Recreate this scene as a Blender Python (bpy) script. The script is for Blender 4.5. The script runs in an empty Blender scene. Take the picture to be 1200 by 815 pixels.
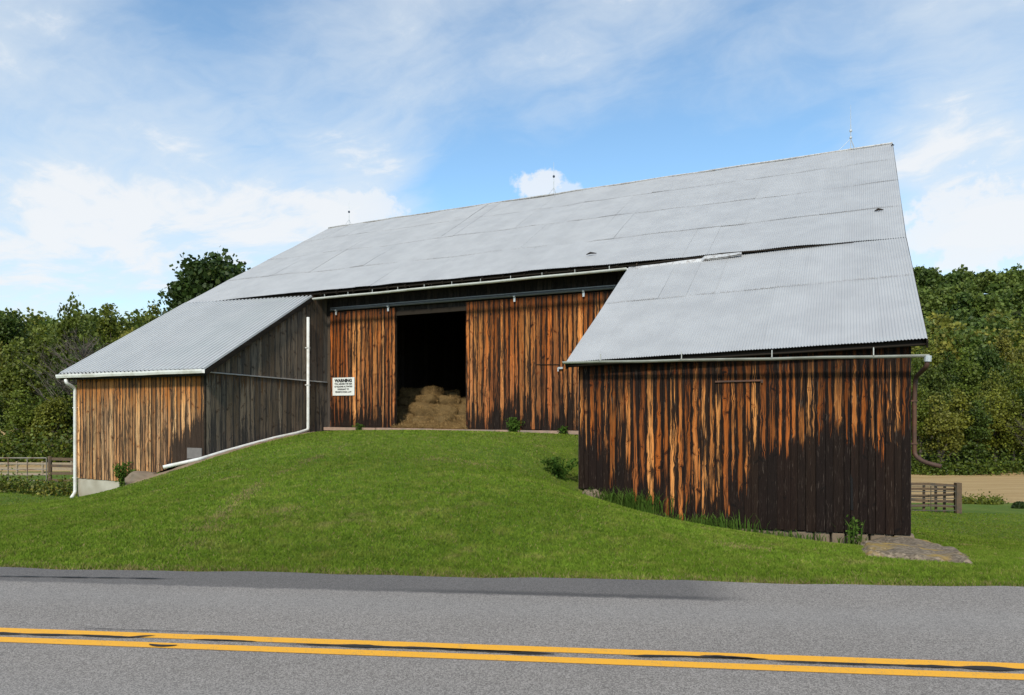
import bpy, math, random
import numpy as np
from mathutils import Vector, noise as mn
R = math.radians
random.seed(7); rng = np.random.default_rng(7)
sc = bpy.context.scene; COL = sc.collection
# ------------------------------------------------------------------ camera, sky, sun, exposure
F, HZ, A0 = 808.0, 479.0, 0.4635          # focal length and horizon in photo pixels, heading
CX, CY, CZ = 2.916, -14.68, 1.7
cam = bpy.data.objects.new('camera', bpy.data.cameras.new('camera')); COL.objects.link(cam)
cam.location = (CX, CY, CZ); cam.rotation_euler = (R(90), 0, A0)
cam.data.sensor_width = 36; cam.data.lens = F/1200*36; cam.data.shift_y = (HZ-407.5)/1200
cam.data.clip_start = .1; cam.data.clip_end = 5000
sc.camera = cam
sc.view_settings.view_transform = 'Standard'; sc.view_settings.look = 'None'
sc.view_settings.exposure = 0.0; sc.view_settings.gamma = 1; sc.view_settings.use_curve_mapping = False
SUN_EL, SUN_AZ = 42.0, 166.0             # azimuth clockwise from +y: the sun stands behind the camera
sd = Vector((math.sin(R(SUN_AZ))*math.cos(R(SUN_EL)), math.cos(R(SUN_AZ))*math.cos(R(SUN_EL)), math.sin(R(SUN_EL))))
sun = bpy.data.objects.new('sun', bpy.data.lights.new('sun', 'SUN')); COL.objects.link(sun)
sun.data.energy = 3.4; sun.data.angle = R(6.0); sun.data.color = (1, .93, .80)
sun.rotation_euler = sd.to_track_quat('Z', 'Y').to_euler()

FW = np.array([-math.sin(A0), math.cos(A0)]); RT = np.array([math.cos(A0), math.sin(A0)])
def ray(px, py):
    d = RT*(px-600)/F + FW
    return np.array([d[0], d[1], (HZ-py)/F])
C0 = np.array([CX, CY, CZ])
def at_d(px, py, d): return C0 + ray(px, py)*d
def at_y(px, py, y): r = ray(px, py); return C0 + r*((y-CY)/r[1])
def at_x(px, py, x): r = ray(px, py); return C0 + r*((x-CX)/r[0])
def at_z(px, py, z): r = ray(px, py); return C0 + r*((z-CZ)/r[2])

# ------------------------------------------------------------------ node helper
def nd(nt, typ, inp=None, **at):
    n = nt.nodes.new(typ)
    for k, v in at.items(): setattr(n, k, v)
    for k, v in (inp or {}).items():
        s = n.inputs[k]
        if isinstance(v, bpy.types.NodeSocket): nt.links.new(v, s)
        else:
            if isinstance(v, tuple) and len(v) == 3 and s.type == 'RGBA': v = v+(1,)
            s.default_value = v
    return n
class NT:
    def __init__(s, nt): s.t = nt
    def __call__(s, typ, inp=None, **at): return nd(s.t, typ, inp, **at)
    def m(s, op, a, b=0.0, c=0.0, clamp=False): return nd(s.t, 'ShaderNodeMath', {0: a, 1: b, 2: c}, operation=op, use_clamp=clamp).outputs[0]
    def mix(s, f, a, b, blend='MIX'):
        n = s.t.nodes.new('ShaderNodeMix'); n.data_type = 'RGBA'; n.blend_type = blend
        for i, v in ((0, f), (6, a), (7, b)):
            if isinstance(v, bpy.types.NodeSocket): s.t.links.new(v, n.inputs[i])
            elif i: n.inputs[i].default_value = tuple(v)[:3]+(1,)
            else: n.inputs[i].default_value = v
        return n.outputs[2]
    def ss(s, x, a, b, lo=0.0, hi=1.0):   # smoothstep map
        return nd(s.t, 'ShaderNodeMapRange', {0: x, 1: a, 2: b, 3: lo, 4: hi}, interpolation_type='SMOOTHSTEP').outputs[0]
    def xyz(s, x, y, z): return nd(s.t, 'ShaderNodeCombineXYZ', {0: x, 1: y, 2: z}).outputs[0]
    def sep(s, v): return nd(s.t, 'ShaderNodeSeparateXYZ', {0: v}).outputs
    def noise(s, v, scale=1.0, detail=3.0, rough=.5, dist=0.0, out=0): return nd(s.t, 'ShaderNodeTexNoise', {'Vector': v, 'Scale': scale, 'Detail': detail, 'Roughness': rough, 'Distortion': dist}).outputs[out]
    def vm(s, op, a, b=(0, 0, 0)):
        n = nd(s.t, 'ShaderNodeVectorMath', {0: a, 1: b}, operation=op); return n.outputs[1] if op in ('LENGTH', 'DOT_PRODUCT', 'DISTANCE') else n.outputs[0]
def new_mat(name):
    m = bpy.data.materials.new(name); m.use_nodes = True; t = m.node_tree; t.nodes.clear()
    out = t.nodes.new('ShaderNodeOutputMaterial'); return m, NT(t), out
def principled(N, out, col, rough=.7, metal=0.0, bump=None, bstr=.3, bdist=.01, spec=.5, extra=None):
    b = N('ShaderNodeBsdfPrincipled', {'Base Color': col, 'Roughness': rough, 'Metallic': metal, 'Specular IOR Level': spec})
    if bump is not None:
        bp = N('ShaderNodeBump', {'Height': bump, 'Strength': bstr, 'Distance': bdist}); N.t.links.new(bp.outputs[0], b.inputs['Normal'])
    N.t.links.new(b.outputs[0], out.inputs[0]); return b

# ------------------------------------------------------------------ world: nishita sky with real clouds in it
w = bpy.data.worlds.new('World'); sc.world = w; w.use_nodes = True; w.node_tree.nodes.clear(); N = NT(w.node_tree)
sky = N('ShaderNodeTexSky', sky_type='NISHITA', sun_disc=False, sun_elevation=R(SUN_EL), sun_rotation=R(SUN_AZ), altitude=200, air_density=1.0, dust_density=.6, ozone_density=1.5)
dirv = N('ShaderNodeTexCoord').outputs['Generated']
dn = N.vm('NORMALIZE', dirv); dx, dy, dz = N.sep(dn)
zz = N.m('ADD', N.m('MAXIMUM', dz, 0.0), .22)
pl = N.xyz(N.m('DIVIDE', dx, zz), N.m('DIVIDE', dy, zz), 0.0)
warp = N.noise(pl, 1.3, 4, .55, 0, 1)
plw = N.vm('ADD', pl, N.vm('SCALE', warp)); N.t.nodes[-1]
sc_node = [n for n in N.t.nodes if n.type == 'VECT_MATH' and n.operation == 'SCALE'][-1]; sc_node.inputs['Scale'].default_value = .55
rot = N('ShaderNodeMapping', {'Vector': plw, 'Rotation': (0, 0, R(62)), 'Scale': (.55, 1.9, 1)}).outputs[0]
n1 = N.noise(rot, 1.5, 9, .6)
n2 = N.noise(plw, 2.6, 9, .62)
base = N.m('ADD', N.m('MULTIPLY', n1, .55), N.m('MULTIPLY', n2, .45))
def blob(px, py, rad, amp):
    r = ray(px, py); r = r/np.linalg.norm(r)
    d = N.vm('DISTANCE', dn, tuple(float(x) for x in r))
    return N.m('MULTIPLY', N.ss(d, 0.0, rad, 1, 0), amp)
cov = base
for b in [(120, 230, .55, .10), (330, 275, .26, .12), (60, 330, .3, .05), (420, 245, .10, .14), (634, 218, .060, .06), (1150, 262, .20, .2), (1150, 215, .1, .08), (60, 120, .4, .07),
          (560, 110, .32, .05), (820, 35, .3, .04), (1090, 60, .2, .09), (1100, 165, .12, .06), (240, 20, .26, -.16), (560, 225, .13, -.22), (720, 175, .2, -.16), (900, 120, .24, -.14), (960, 165, .12, -.05),
          (600, 20, .15, -.04), (250, 320, .09, -.06), (1060, 130, .08, -.04), (545, 170, .12, -.06), (1140, 195, .05, -.1)]:
    cov = N.m('ADD', cov, blob(*b))
thin = N.ss(cov, .36, .76)
puff = N.ss(N.m('ADD', cov, N.m('MULTIPLY', N.m('SUBTRACT', n2, .5), .5)), .64, .78)
fn_ = N.noise(dn, 34.0, 6, .62)
def cumulus(px, py, rx, amp=1.0):
    r = ray(px, py); r = r/np.linalg.norm(r); dd = N.vm('MULTIPLY', N.vm('SUBTRACT', dn, tuple(float(x) for x in r)), (1, 1, 1.9))
    m = N.ss(N.vm('LENGTH', dd), 0, rx, 1, 0); return N.m('MULTIPLY', N.ss(N.m('ADD', m, N.m('MULTIPLY', N.m('SUBTRACT', fn_, .5), 1.9)), .42, .74), amp)
cum = N.m('MAXIMUM', N.m('MAXIMUM', cumulus(632, 217, .075), cumulus(430, 243, .09, .8)), N.m('MAXIMUM', cumulus(1150, 265, .20, .9), cumulus(660, 224, .05, .7)))
puff = N.m('MAXIMUM', puff, cum)
skycol = N.vm('MULTIPLY', sky.outputs[0], (1.12, 1.38, 1.40))
ccol = N.mix(N.noise(plw, 1.1, 4), (4.9, 5.5, 6.0), (5.7, 6.0, 6.25))
c1 = N.mix(N.m('ADD', .04, N.m('MULTIPLY', thin, .74)), skycol, ccol)
c2 = N.mix(N.m('MULTIPLY', puff, .78), c1, (6.1, 6.2, 6.35))
hzm = N.ss(dz, 0.0, .20, .4, 0)
c3 = N.mix(hzm, c2, (5.0, 5.5, 6.0))
bg = N('ShaderNodeBackground', {'Color': c3, 'Strength': .15}); wo = N('ShaderNodeOutputWorld', {0: bg.outputs[0]})

# ------------------------------------------------------------------ object helpers
def tag(o, label=None, cat=None, group=None, kind=None):
    if label: o['label'] = label
    if cat: o['category'] = cat
    if group: o['group'] = group
    if kind: o['kind'] = kind
    return o
def empty(name, loc, label, cat, group=None, rz=0):
    o = bpy.data.objects.new(name, None); COL.objects.link(o); o.location = tuple(loc); o.rotation_euler = (0, 0, rz)
    o.empty_display_size = .2
    return tag(o, label, cat, group)
class MB:
    def __init__(s): s.v = []; s.f = []; s.a = []; s.n = 0; s.fm = []
    def add(s, v, f, a=(0, 0, 0, 0), mi=0):
        v = np.asarray(v, float).reshape(-1, 3); a = np.asarray(a, float)
        if a.ndim == 1: a = np.tile(a, (len(v), 1))
        s.v.append(v); s.a.append(a); s.f += [tuple(int(i)+s.n for i in q) for q in f]; s.fm += [mi]*len(f); s.n += len(v)
    def box(s, c, d, rz=0, a=(0, 0, 0, 0), M=None):
        x, y, z = [q/2 for q in d]
        P = np.array([[i*x, j*y, k*z] for k in (-1, 1) for j in (-1, 1) for i in (-1, 1)])
        if rz: cr, sr = math.cos(rz), math.sin(rz); P = P @ np.array([[cr, sr, 0], [-sr, cr, 0], [0, 0, 1]])
        if M is not None: P = P @ M.T
        s.add(P+np.array(c), [(0, 2, 3, 1), (4, 5, 7, 6), (0, 1, 5, 4), (2, 6, 7, 3), (0, 4, 6, 2), (1, 3, 7, 5)], a)
    def beam(s, p, q, wd, ht, up=(0, 0, 1)):
        p, q = np.array(p, float), np.array(q, float); d = q-p; L = np.linalg.norm(d); x = d/L
        y = np.cross(np.array(up, float), x); y /= np.linalg.norm(y); z = np.cross(x, y)
        s.box((p+q)/2, (L, wd, ht), M=np.stack([x, y, z], 1))
    def tube(s, path, r, n=10, caps=True, a=(0, 0, 0, 0), arc=None):
        P = np.array(path, float); m = len(P); rr = np.full(m, r) if np.isscalar(r) else np.array(r)
        T = np.zeros_like(P); T[1:-1] = P[2:]-P[:-2]; T[0] = P[1]-P[0]; T[-1] = P[-1]-P[-2]
        T /= np.linalg.norm(T, axis=1)[:, None]
        up = np.array([0, 0, 1.]) if abs(T[0][2]) < .9 else np.array([1., 0, 0])
        V = []
        x = np.cross(up, T[0]); x /= np.linalg.norm(x)
        for i in range(m):
            x = x-T[i]*np.dot(x, T[i]); x /= np.linalg.norm(x); y = np.cross(T[i], x)
            for k in range(n):
                t = 2*math.pi*k/n; V.append(P[i]+rr[i]*(x*math.cos(t)+y*math.sin(t)))
        Fc = [(i*n+k, i*n+(k+1) % n, (i+1)*n+(k+1) % n, (i+1)*n+k) for i in range(m-1) for k in range(n)]
        if caps: Fc += [tuple(range(n))[::-1], tuple((m-1)*n+k for k in range(n))]
        s.add(V, Fc, a)
    def gutter(s, p, q, r, box=False):
        p, q = np.array(p, float), np.array(q, float); d = (q-p)/np.linalg.norm(q-p); o = np.array([d[1], -d[0], 0.]); o /= np.linalg.norm(o)
        if o[1] > 0: o = -o
        if box: prof = [(-.06, .0), (-.06, -.12), (.05, -.12), (.075, -.05), (.075, .0), (.069, .0), (.069, -.05), (.046, -.114), (-.054, -.114), (-.054, 0)]
        else:
            th = [math.pi+math.pi*k/8 for k in range(9)]
            prof = [(r*math.cos(t), r*math.sin(t)) for t in th]+[(r*.9*math.cos(t), r*.9*math.sin(t)) for t in th[::-1]]
        k = len(prof); nseg = 8; V = []
        for i in range(nseg+1):
            c = p+(q-p)*i/nseg+np.array([0, 0, (.006*math.sin(i*2.3) if 0 < i < nseg else 0)])
            V += [c+o*a+np.array([0, 0, b]) for a, b in prof]
        Fc = [(i*k+j, (i+1)*k+j, (i+1)*k+(j+1) % k, i*k+(j+1) % k) for i in range(nseg) for j in range(k)]
        Fc += [tuple(range(k)), tuple(nseg*k+j for j in range(k))[::-1]]
        s.add(V, Fc)
    def build(s, name, mats, parent=None, smooth=False, attr='brd', merge=False):
        me = bpy.data.meshes.new(name)
        V = np.concatenate(s.v); A = np.concatenate(s.a)
        off = np.array(parent_loc(parent)) if parent is not None else np.zeros(3)
        me.from_pydata((V-off).tolist(), [], s.f)
        at = me.attributes.new(attr, 'FLOAT_COLOR', 'POINT'); at.data.foreach_set('color', A.astype(np.float32).ravel())
        if not isinstance(mats, (list, tuple)): mats = [mats]
        for m in mats: me.materials.append(m)
        if len(mats) > 1: me.polygons.foreach_set('material_index', s.fm)
        if smooth: me.polygons.foreach_set('use_smooth', [True]*len(me.polygons))
        me.update()
        o = bpy.data.objects.new(name, me); COL.objects.link(o)
        if parent is not None: o.parent = parent
        return o
def parent_loc(p):
    v = np.zeros(3)
    while p is not None: v = v+np.array(p.location); p = p.parent
    return v
def own_origin(o, loc):      # give a one-mesh thing its origin at its base
    loc = Vector(tuple(float(x) for x in loc)); o.data.transform(__import__('mathutils').Matrix.Translation(-loc)); o.location = loc; return o
def tri_mesh(name, V, nper, mats, A=None, attr='brd', smooth=False, extra=None):
    """many small faces of nper vertices each, made fast"""
    n = len(V)//nper; me = bpy.data.meshes.new(name)
    ev, ef, ea = extra if extra else (np.zeros((0, 3)), [], np.zeros((0, 4)))
    VV = np.concatenate([V, ev]); me.vertices.add(len(VV)); me.vertices.foreach_set('co', VV.astype(np.float32).ravel())
    li = list(range(len(V))); fl = np.concatenate([np.arange(len(V)), np.array([i+len(V) for q in ef for i in q], int)]) if ef else np.arange(len(V))
    ls = np.concatenate([np.arange(n)*nper, len(V)+np.cumsum([0]+[len(q) for q in ef])[:-1]]) if ef else np.arange(n)*nper
    me.loops.add(len(fl)); me.loops.foreach_set('vertex_index', fl.astype(np.int32))
    me.polygons.add(len(ls)); me.polygons.foreach_set('loop_start', ls.astype(np.int32))
    me.update(calc_edges=True)
    if A is not None:
        at = me.attributes.new(attr, 'FLOAT_COLOR', 'POINT'); at.data.foreach_set('color', np.concatenate([A, ea]).astype(np.float32).ravel())
    for m in (mats if isinstance(mats, (list, tuple)) else [mats]): me.materials.append(m)
    return me
def link(name, me, parent=None, loc=None):
    o = bpy.data.objects.new(name, me); COL.objects.link(o)
    if parent is not None: o.parent = parent
    if loc is not None: o.location = tuple(float(x) for x in loc)
    return o

# ------------------------------------------------------------------ materials
def wood_mat(name, light, orange, grey, dark, streak=.5, top=(.10, .035, .012), topw=.5, greyamt=.4, orange_h=2.0, dwidth=.5, knots=1.0):
    """weathered board siding; brd = (random, height the rot reaches, top of board, metres across the board)"""
    m, N, out = new_mat(name)
    at = N('ShaderNodeAttribute', attribute_name='brd'); r, th, zt = N.sep(at.outputs['Vector']); u = at.outputs['Alpha']
    px, py, z = N.sep(N('ShaderNodeNewGeometry').outputs['Position'])
    wdt = N.m('DIVIDE', N.m('FLOOR', r), 1000.0); r = N.m('FRACT', r)
    ed_ = N.m('MINIMUM', u, N.m('SUBTRACT', wdt, u))
    r50 = N.m('MULTIPLY', r, 57.0); uu = N.m('ADD', u, r50); r2 = N.m('FRACT', N.m('MULTIPLY', r, 13.7)); r3 = N.m('FRACT', N.m('MULTIPLY', r, 41.3))
    kv = N.xyz(N.m('MULTIPLY', uu, 3.2), N.m('MULTIPLY', N.m('ADD', z, r50), 2.3), 0.0)
    vor = N('ShaderNodeTexVoronoi', {'Vector': kv, 'Scale': 1.0, 'Randomness': 1.0}, voronoi_dimensions='2D')
    vr, vg, vb = N.sep(vor.outputs['Color'])
    dv = N.vm('SUBTRACT', kv, vor.outputs['Position']); kx, ky, _ = N.sep(dv)
    kx = N.m('DIVIDE', kx, 3.2); ky = N.m('DIVIDE', ky, 2.3)
    kyy = N.m('ADD', ky, N.m('MULTIPLY', kx, N.m('MULTIPLY', N.m('SUBTRACT', vb, .5), 2.2)))
    kn = N.noise(N.xyz(N.m('MULTIPLY', uu, 30), N.m('MULTIPLY', z, 30), r50), 1.0, 2)
    kd = N.m('SQRT', N.m('ADD', N.m('MULTIPLY', N.m('MULTIPLY', kx, kx), .30), N.m('MULTIPLY', kyy, kyy)))
    kd = N.m('ADD', kd, N.m('MULTIPLY', N.m('SUBTRACT', kn, .5), .03))
    ksel = N.m('GREATER_THAN', vr, .30)
    ksz = N.m('ADD', .004, N.m('MULTIPLY', N.m('MULTIPLY', vg, vg), .036))
    knot = N.m('MULTIPLY', N.ss(N.m('SUBTRACT', kd, ksz), -.008, .010, 1, 0), N.m('MULTIPLY', ksel, knots))
    halo = N.m('MULTIPLY', N.ss(kd, .0, .17, 1, 0), ksel)
    gx = N.m('ADD', uu, N.m('MULTIPLY', halo, N.m('MULTIPLY', kx, -.28)))
    lowf = N.noise(N.xyz(uu, N.m('MULTIPLY', z, .9), r50), 3.0, 2)
    gx = N.m('ADD', gx, N.m('MULTIPLY', lowf, .03))
    fine = N.noise(N.xyz(N.m('MULTIPLY', gx, 120), N.m('MULTIPLY', z, 2.2), r50), 1.0, 4, .6)
    med = N.noise(N.xyz(N.m('MULTIPLY', gx, 38), N.m('MULTIPLY', z, .8), r50), 1.0, 5, .7)
    wide = N.noise(N.xyz(N.m('MULTIPLY', gx, 13), N.m('MULTIPLY', z, .5), N.m('ADD', r50, 9.0)), 1.0, 4, .62)
    med2 = N.noise(N.xyz(N.m('MULTIPLY', gx, 85), N.m('MULTIPLY', z, .7), r50), 1.0, 3, .6)
    blot = N.noise(N.xyz(N.m('MULTIPLY', px, .8), N.m('MULTIPLY', py, .8), N.m('MULTIPLY', z, .8)), 1.0, 4, .6)
    c = N.mix(N.ss(N.m('ADD', N.m('MULTIPLY', med, .6), N.m('ADD', N.m('MULTIPLY', wide, .25), N.m('MULTIPLY', r3, .16))), .40, .66), orange, light)
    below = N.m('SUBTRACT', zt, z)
    gm = N.m('MULTIPLY', N.ss(N.m('ADD', below, N.m('MULTIPLY', N.m('SUBTRACT', wide, .5), 2.5)), orange_h*.4, orange_h*1.4), greyamt)
    gm = N.m('ADD', gm, N.m('MULTIPLY', N.ss(N.m('ADD', r, N.m('MULTIPLY', N.m('SUBTRACT', wide, .5), .9)), .58, .90), greyamt*.7), clamp=True)
    c = N.mix(gm, c, grey)
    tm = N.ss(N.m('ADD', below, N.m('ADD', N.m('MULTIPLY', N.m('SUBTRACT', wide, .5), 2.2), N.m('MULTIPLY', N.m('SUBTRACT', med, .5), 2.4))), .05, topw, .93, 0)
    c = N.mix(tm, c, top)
    vary = N.m('ADD', .55, N.m('MULTIPLY', r2, .75))
    c = N.mix(1.0, c, N.xyz(vary, vary, vary), 'MULTIPLY')
    c = N.mix(N.m('MULTIPLY', N.ss(fine, .36, .58, 1, 0), .5), c, (orange[0]*.22, orange[1]*.2, orange[2]*.2))
    edg = N.m('MULTIPLY', N.ss(ed_, 0.0, .05, 1, 0), N.ss(N.noise(N.xyz(N.m('MULTIPLY', uu, 2), N.m('MULTIPLY', z, 1.3), N.m('ADD', r50, 3.0)), 1.0, 3, .6), .3, .62))
    rag = N.m('ADD', N.m('MULTIPLY', N.m('SUBTRACT', wide, .5), dwidth*6), N.m('MULTIPLY', N.m('SUBTRACT', med, .5), dwidth*6)); rag = N.m('ADD', rag, N.m('MULTIPLY', N.m('SUBTRACT', med2, .5), dwidth*5))
    rag = N.m('ADD', rag, N.m('MULTIPLY', edg, dwidth*2.4)); rag = N.m('ADD', rag, N.m('MULTIPLY', N.m('SUBTRACT', blot, .5), dwidth*3))
    dm = N.ss(N.m('ADD', N.m('SUBTRACT', th, z), rag), -dwidth*.25, dwidth*.35)
    st = N.ss(N.m('ADD', N.m('ADD', N.m('ADD', N.m('MULTIPLY', wide, .40), N.m('MULTIPLY', med, .35)), N.m('MULTIPLY', med2, .25)), N.m('MULTIPLY', edg, .13)), .60-streak*.24, .655-streak*.24)
    dm = N.m('MAXIMUM', dm, N.m('MULTIPLY', st, min(1, streak*2)))
    dm = N.m('MAXIMUM', dm, N.m('MULTIPLY', N.ss(ed_, .002, .014, 1, 0), .75))
    dcol = N.mix(N.ss(fine, .4, .75), dark, (dark[0]*2.2, dark[1]*2.1, dark[2]*2.1))
    pale = N.m('MULTIPLY', N.ss(N.noise(N.xyz(N.m('MULTIPLY', gx, 55), N.m('MULTIPLY', z, 3.0), r50), 1.0, 3, .7), .60, .70), .5)
    dcol = N.mix(pale, dcol, (.13, .10, .08))
    c = N.mix(N.m('MULTIPLY', dm, .985), c, dcol)
    kc = N.mix(r3, (dark[0]*.8, dark[1]*.7, dark[2]*.6), (orange[0]*.30, orange[1]*.22, orange[2]*.2))
    kc = N.mix(dm, kc, dark)
    c = N.mix(N.m('MULTIPLY', knot, .85), c, kc)
    ring = N.m('MULTIPLY', N.ss(N.m('ABSOLUTE', N.m('SUBTRACT', kd, N.m('ADD', ksz, .022))), 0, .014, 1, 0), N.m('MULTIPLY', ksel, .75))
    c = N.mix(N.m('MULTIPLY', ring, N.m('SUBTRACT', 1.0, dm)), c, (orange[0]*.4, orange[1]*.3, orange[2]*.25))
    hgt = N.m('SUBTRACT', N.m('ADD', N.m('MULTIPLY', fine, .4), N.m('MULTIPLY', med, .6)), N.m('MULTIPLY', dm, .25))
    principled(N, out, c, .82, 0, hgt, .8, .008, spec=.12)
    return m
M = {}
ORL, ORO = (.62, .31, .12), (.34, .115, .030)
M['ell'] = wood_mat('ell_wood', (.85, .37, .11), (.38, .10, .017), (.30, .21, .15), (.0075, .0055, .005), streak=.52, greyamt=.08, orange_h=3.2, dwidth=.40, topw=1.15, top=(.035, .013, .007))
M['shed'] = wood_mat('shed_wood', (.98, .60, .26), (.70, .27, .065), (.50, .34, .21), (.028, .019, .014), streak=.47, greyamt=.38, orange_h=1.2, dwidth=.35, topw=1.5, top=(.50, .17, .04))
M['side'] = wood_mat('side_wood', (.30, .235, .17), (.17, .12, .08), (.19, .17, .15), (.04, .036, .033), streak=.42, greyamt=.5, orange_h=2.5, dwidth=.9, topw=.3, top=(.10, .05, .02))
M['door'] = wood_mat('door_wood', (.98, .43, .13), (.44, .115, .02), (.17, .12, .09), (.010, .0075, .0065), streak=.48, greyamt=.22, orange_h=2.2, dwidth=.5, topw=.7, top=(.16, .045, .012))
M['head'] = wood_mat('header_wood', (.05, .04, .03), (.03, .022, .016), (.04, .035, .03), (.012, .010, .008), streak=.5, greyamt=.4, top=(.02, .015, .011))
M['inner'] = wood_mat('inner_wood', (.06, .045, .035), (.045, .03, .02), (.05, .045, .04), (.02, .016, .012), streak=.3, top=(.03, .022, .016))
def simple(name, col, rough=.6, metal=0.0, nscale=8, amt=.25, bump=.0, dirt=None, spec=.5):
    m, N, out = new_mat(name); p = N('ShaderNodeTexCoord').outputs['Object']
    n = N.noise(p, nscale, 5, .6); n2 = N.noise(p, nscale*.23, 3, .6)
    lo = tuple(x*(1-amt) for x in col); hi = tuple(min(1, x*(1+amt)) for x in col)
    c = N.mix(n, lo, hi)
    if dirt: c = N.mix(N.ss(n2, .45, .7), c, dirt)
    principled(N, out, c, rough, metal, n if bump else None, bump, .01, spec=spec); return m
M['white'] = simple('white_metal', (.74, .73, .69), .45, 0, 9, .08, dirt=(.58, .56, .50))
M['gutter'] = simple('galvanised_gutter', (.50, .50, .46), .5, .3, 5, .2, dirt=(.32, .30, .26))
M['rust'] = simple('rusty_metal', (.08, .042, .028), .7, .2, 12, .4, dirt=(.14, .06, .03))
M['track'] = simple('track_metal', (.17, .17, .17), .5, .5, 6, .3)
M['galv'] = simple('galvanised_fitting', (.55, .56, .56), .45, .5, 9, .2)
M['concrete'] = simple('concrete', (.46, .42, .34), .9, 0, 3, .25, bump=.3, dirt=(.33, .29, .22))
M['glass_ball'] = simple('dark_glass', (.02, .03, .05), .1)
M['black'] = simple('lettering_black', (.02, .02, .02), .6)
M['signw'] = simple('sign_white', (.80, .80, .76), .5, 0, 20, .03)
M['sill'] = simple('sill_wood', (.36, .24, .18), .85, 0, 6, .35, bump=.3, dirt=(.25, .2, .16))
M['railwood'] = simple('fence_wood', (.13, .085, .05), .9, 0, 14, .45, bump=.4, dirt=(.08, .065, .05))
M['railtan'] = simple('old_rail_wood', (.33, .25, .17), .9, 0, 10, .3, bump=.3)
M['gate'] = simple('gate_metal', (.25, .22, .18), .6, .3, 10, .3, dirt=(.16, .09, .05))
M['paleg'] = simple('pale_gate_metal', (.13, .11, .085), .5, .5, 10, .2)
M['dirtb'] = simple('bare_earth', (.22, .155, .095), .95, 0, 7, .4, bump=.8)
M['rock'] = simple('field_stone', (.21, .155, .105), .9, 0, 5, .35, bump=.8, dirt=(.17, .13, .09))
M['bark'] = simple('bark', (.10, .08, .06), .95, 0, 6, .4, bump=.6)
def roof_mat(name, c0, c1, ridge_scale):
    m, N, out = new_mat(name); at = N('ShaderNodeAttribute', attribute_name='brd'); r, v, zz = N.sep(at.outputs['Vector'])
    p = N('ShaderNodeNewGeometry').outputs['Position']
    n = N.noise(p, 1.2, 6, .65); n2 = N.noise(p, 14, 4, .6)
    c = N.mix(N.ss(n, .3, .7), c0, c1)
    k = N.m('ADD', .98, N.m('MULTIPLY', r, .04)); c = N.mix(1.0, c, N.xyz(k, k, k), 'MULTIPLY')
    px, py, pz = N.sep(p)
    stn = N.noise(N.xyz(N.m('MULTIPLY', px, 7), N.m('MULTIPLY', py, .35), 0.0), 1, 5, .6)
    c = N.mix(N.m('MULTIPLY', N.ss(stn, .55, .75), .16), c, (c0[0]*.72, c0[1]*.72, c0[2]*.75))
    # rust at the laps
    c = N.mix(N.m('MULTIPLY', N.ss(v, .0, .05, 1, 0), N.ss(n2, .45, .62, 0, .6)), c, (.22, .18, .15))
    principled(N, out, c, .55, .35, n2, .12, .004); return m
M['roof'] = roof_mat('galvanised_roof', (.45, .445, .44), (.51, .504, .495), 1)
M['roof2'] = roof_mat('ribbed_roof', (.55, .545, .535), (.60, .59, .575), 1)
M['flash'] = simple('roof_flashing', (.74, .73, .72), .5, .2, 6, .15)

# ground
def ground_mat():
    m, N, out = new_mat('lawn_grass'); p = N('ShaderNodeNewGeometry').outputs['Position']; px, py, pz = N.sep(p)
    n1 = N.noise(p, .35, 4, .6); n2 = N.noise(p, 2.2, 5, .65); n3 = N.noise(p, 28, 4, .7); n4 = N.noise(p, 140, 2, .7)
    c = N.mix(N.ss(n1, .35, .65), (.095, .155, .018), (.15, .20, .028))
    c = N.mix(N.m('MULTIPLY', N.ss(n2, .4, .7), .5), c, (.18, .21, .055))
    c = N.mix(N.ss(N.m('ADD', N.m('MULTIPLY', n3, .6), N.m('MULTIPLY', n4, .4)), .35, .7, .5, 0), c, (.04, .08, .012))
    c = N.mix(N.m('MULTIPLY', N.ss(N.m('ADD', n2, N.m('MULTIPLY', n1, .4)), .80, .95), .6), c, (.20, .17, .07))
    # stubble field in the valley
    rel = N.vm('SUBTRACT', p, (CX, CY, 0)); d = N.vm('DOT_PRODUCT', rel, (float(FW[0]), float(FW[1]), 0)); X = N.vm('DOT_PRODUCT', rel, (float(RT[0]), float(RT[1]), 0))
    dd = N.m('ADD', d, N.m('MULTIPLY', N.m('SUBTRACT', n2, .5), 2.2))
    fm = N.m('MULTIPLY', N.ss(dd, 43.0, 44.0), N.ss(dd, 84, 86, 1, 0))
    wv = N.noise(N.xyz(N.m('MULTIPLY', d, 1.3), N.m('MULTIPLY', X, .12), 0.0), 1.0, 5, .7)
    fc = N.mix(N.ss(wv, .35, .65), (.33, .21, .09), (.50, .35, .17))
    fc = N.mix(N.m('MULTIPLY', N.ss(n3, .4, .7), .4), fc, (.22, .15, .06))
    c = N.mix(fm, c, fc)
    _a, _b = at_z(600, 677, 0), at_z(1200, 686.5, 0); _c = at_z(0, 663, 0); _d = (_b-_c)[:2]; _d /= np.linalg.norm(_d); er_ = N.m('SUBTRACT', N.vm('DOT_PRODUCT', p, (float(-_d[1]), float(_d[0]), 0)), float(-_d[1]*_a[0]+_d[0]*_a[1]))
    c = N.mix(N.m('MULTIPLY', N.ss(N.m('ADD', er_, N.m('MULTIPLY', N.m('SUBTRACT', n2, .5), .3)), .0, .22, 1, 0), .8), c, N.mix(N.ss(n4, .35, .65), (.16, .12, .07), (.36, .29, .19)))
    c = N.mix(N.ss(d, 86, 96), c, (.035, .045, .014))
    principled(N, out, c, .95, 0, n3, .6, .05, spec=.1); return m
M['ground'] = ground_mat()
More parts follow.
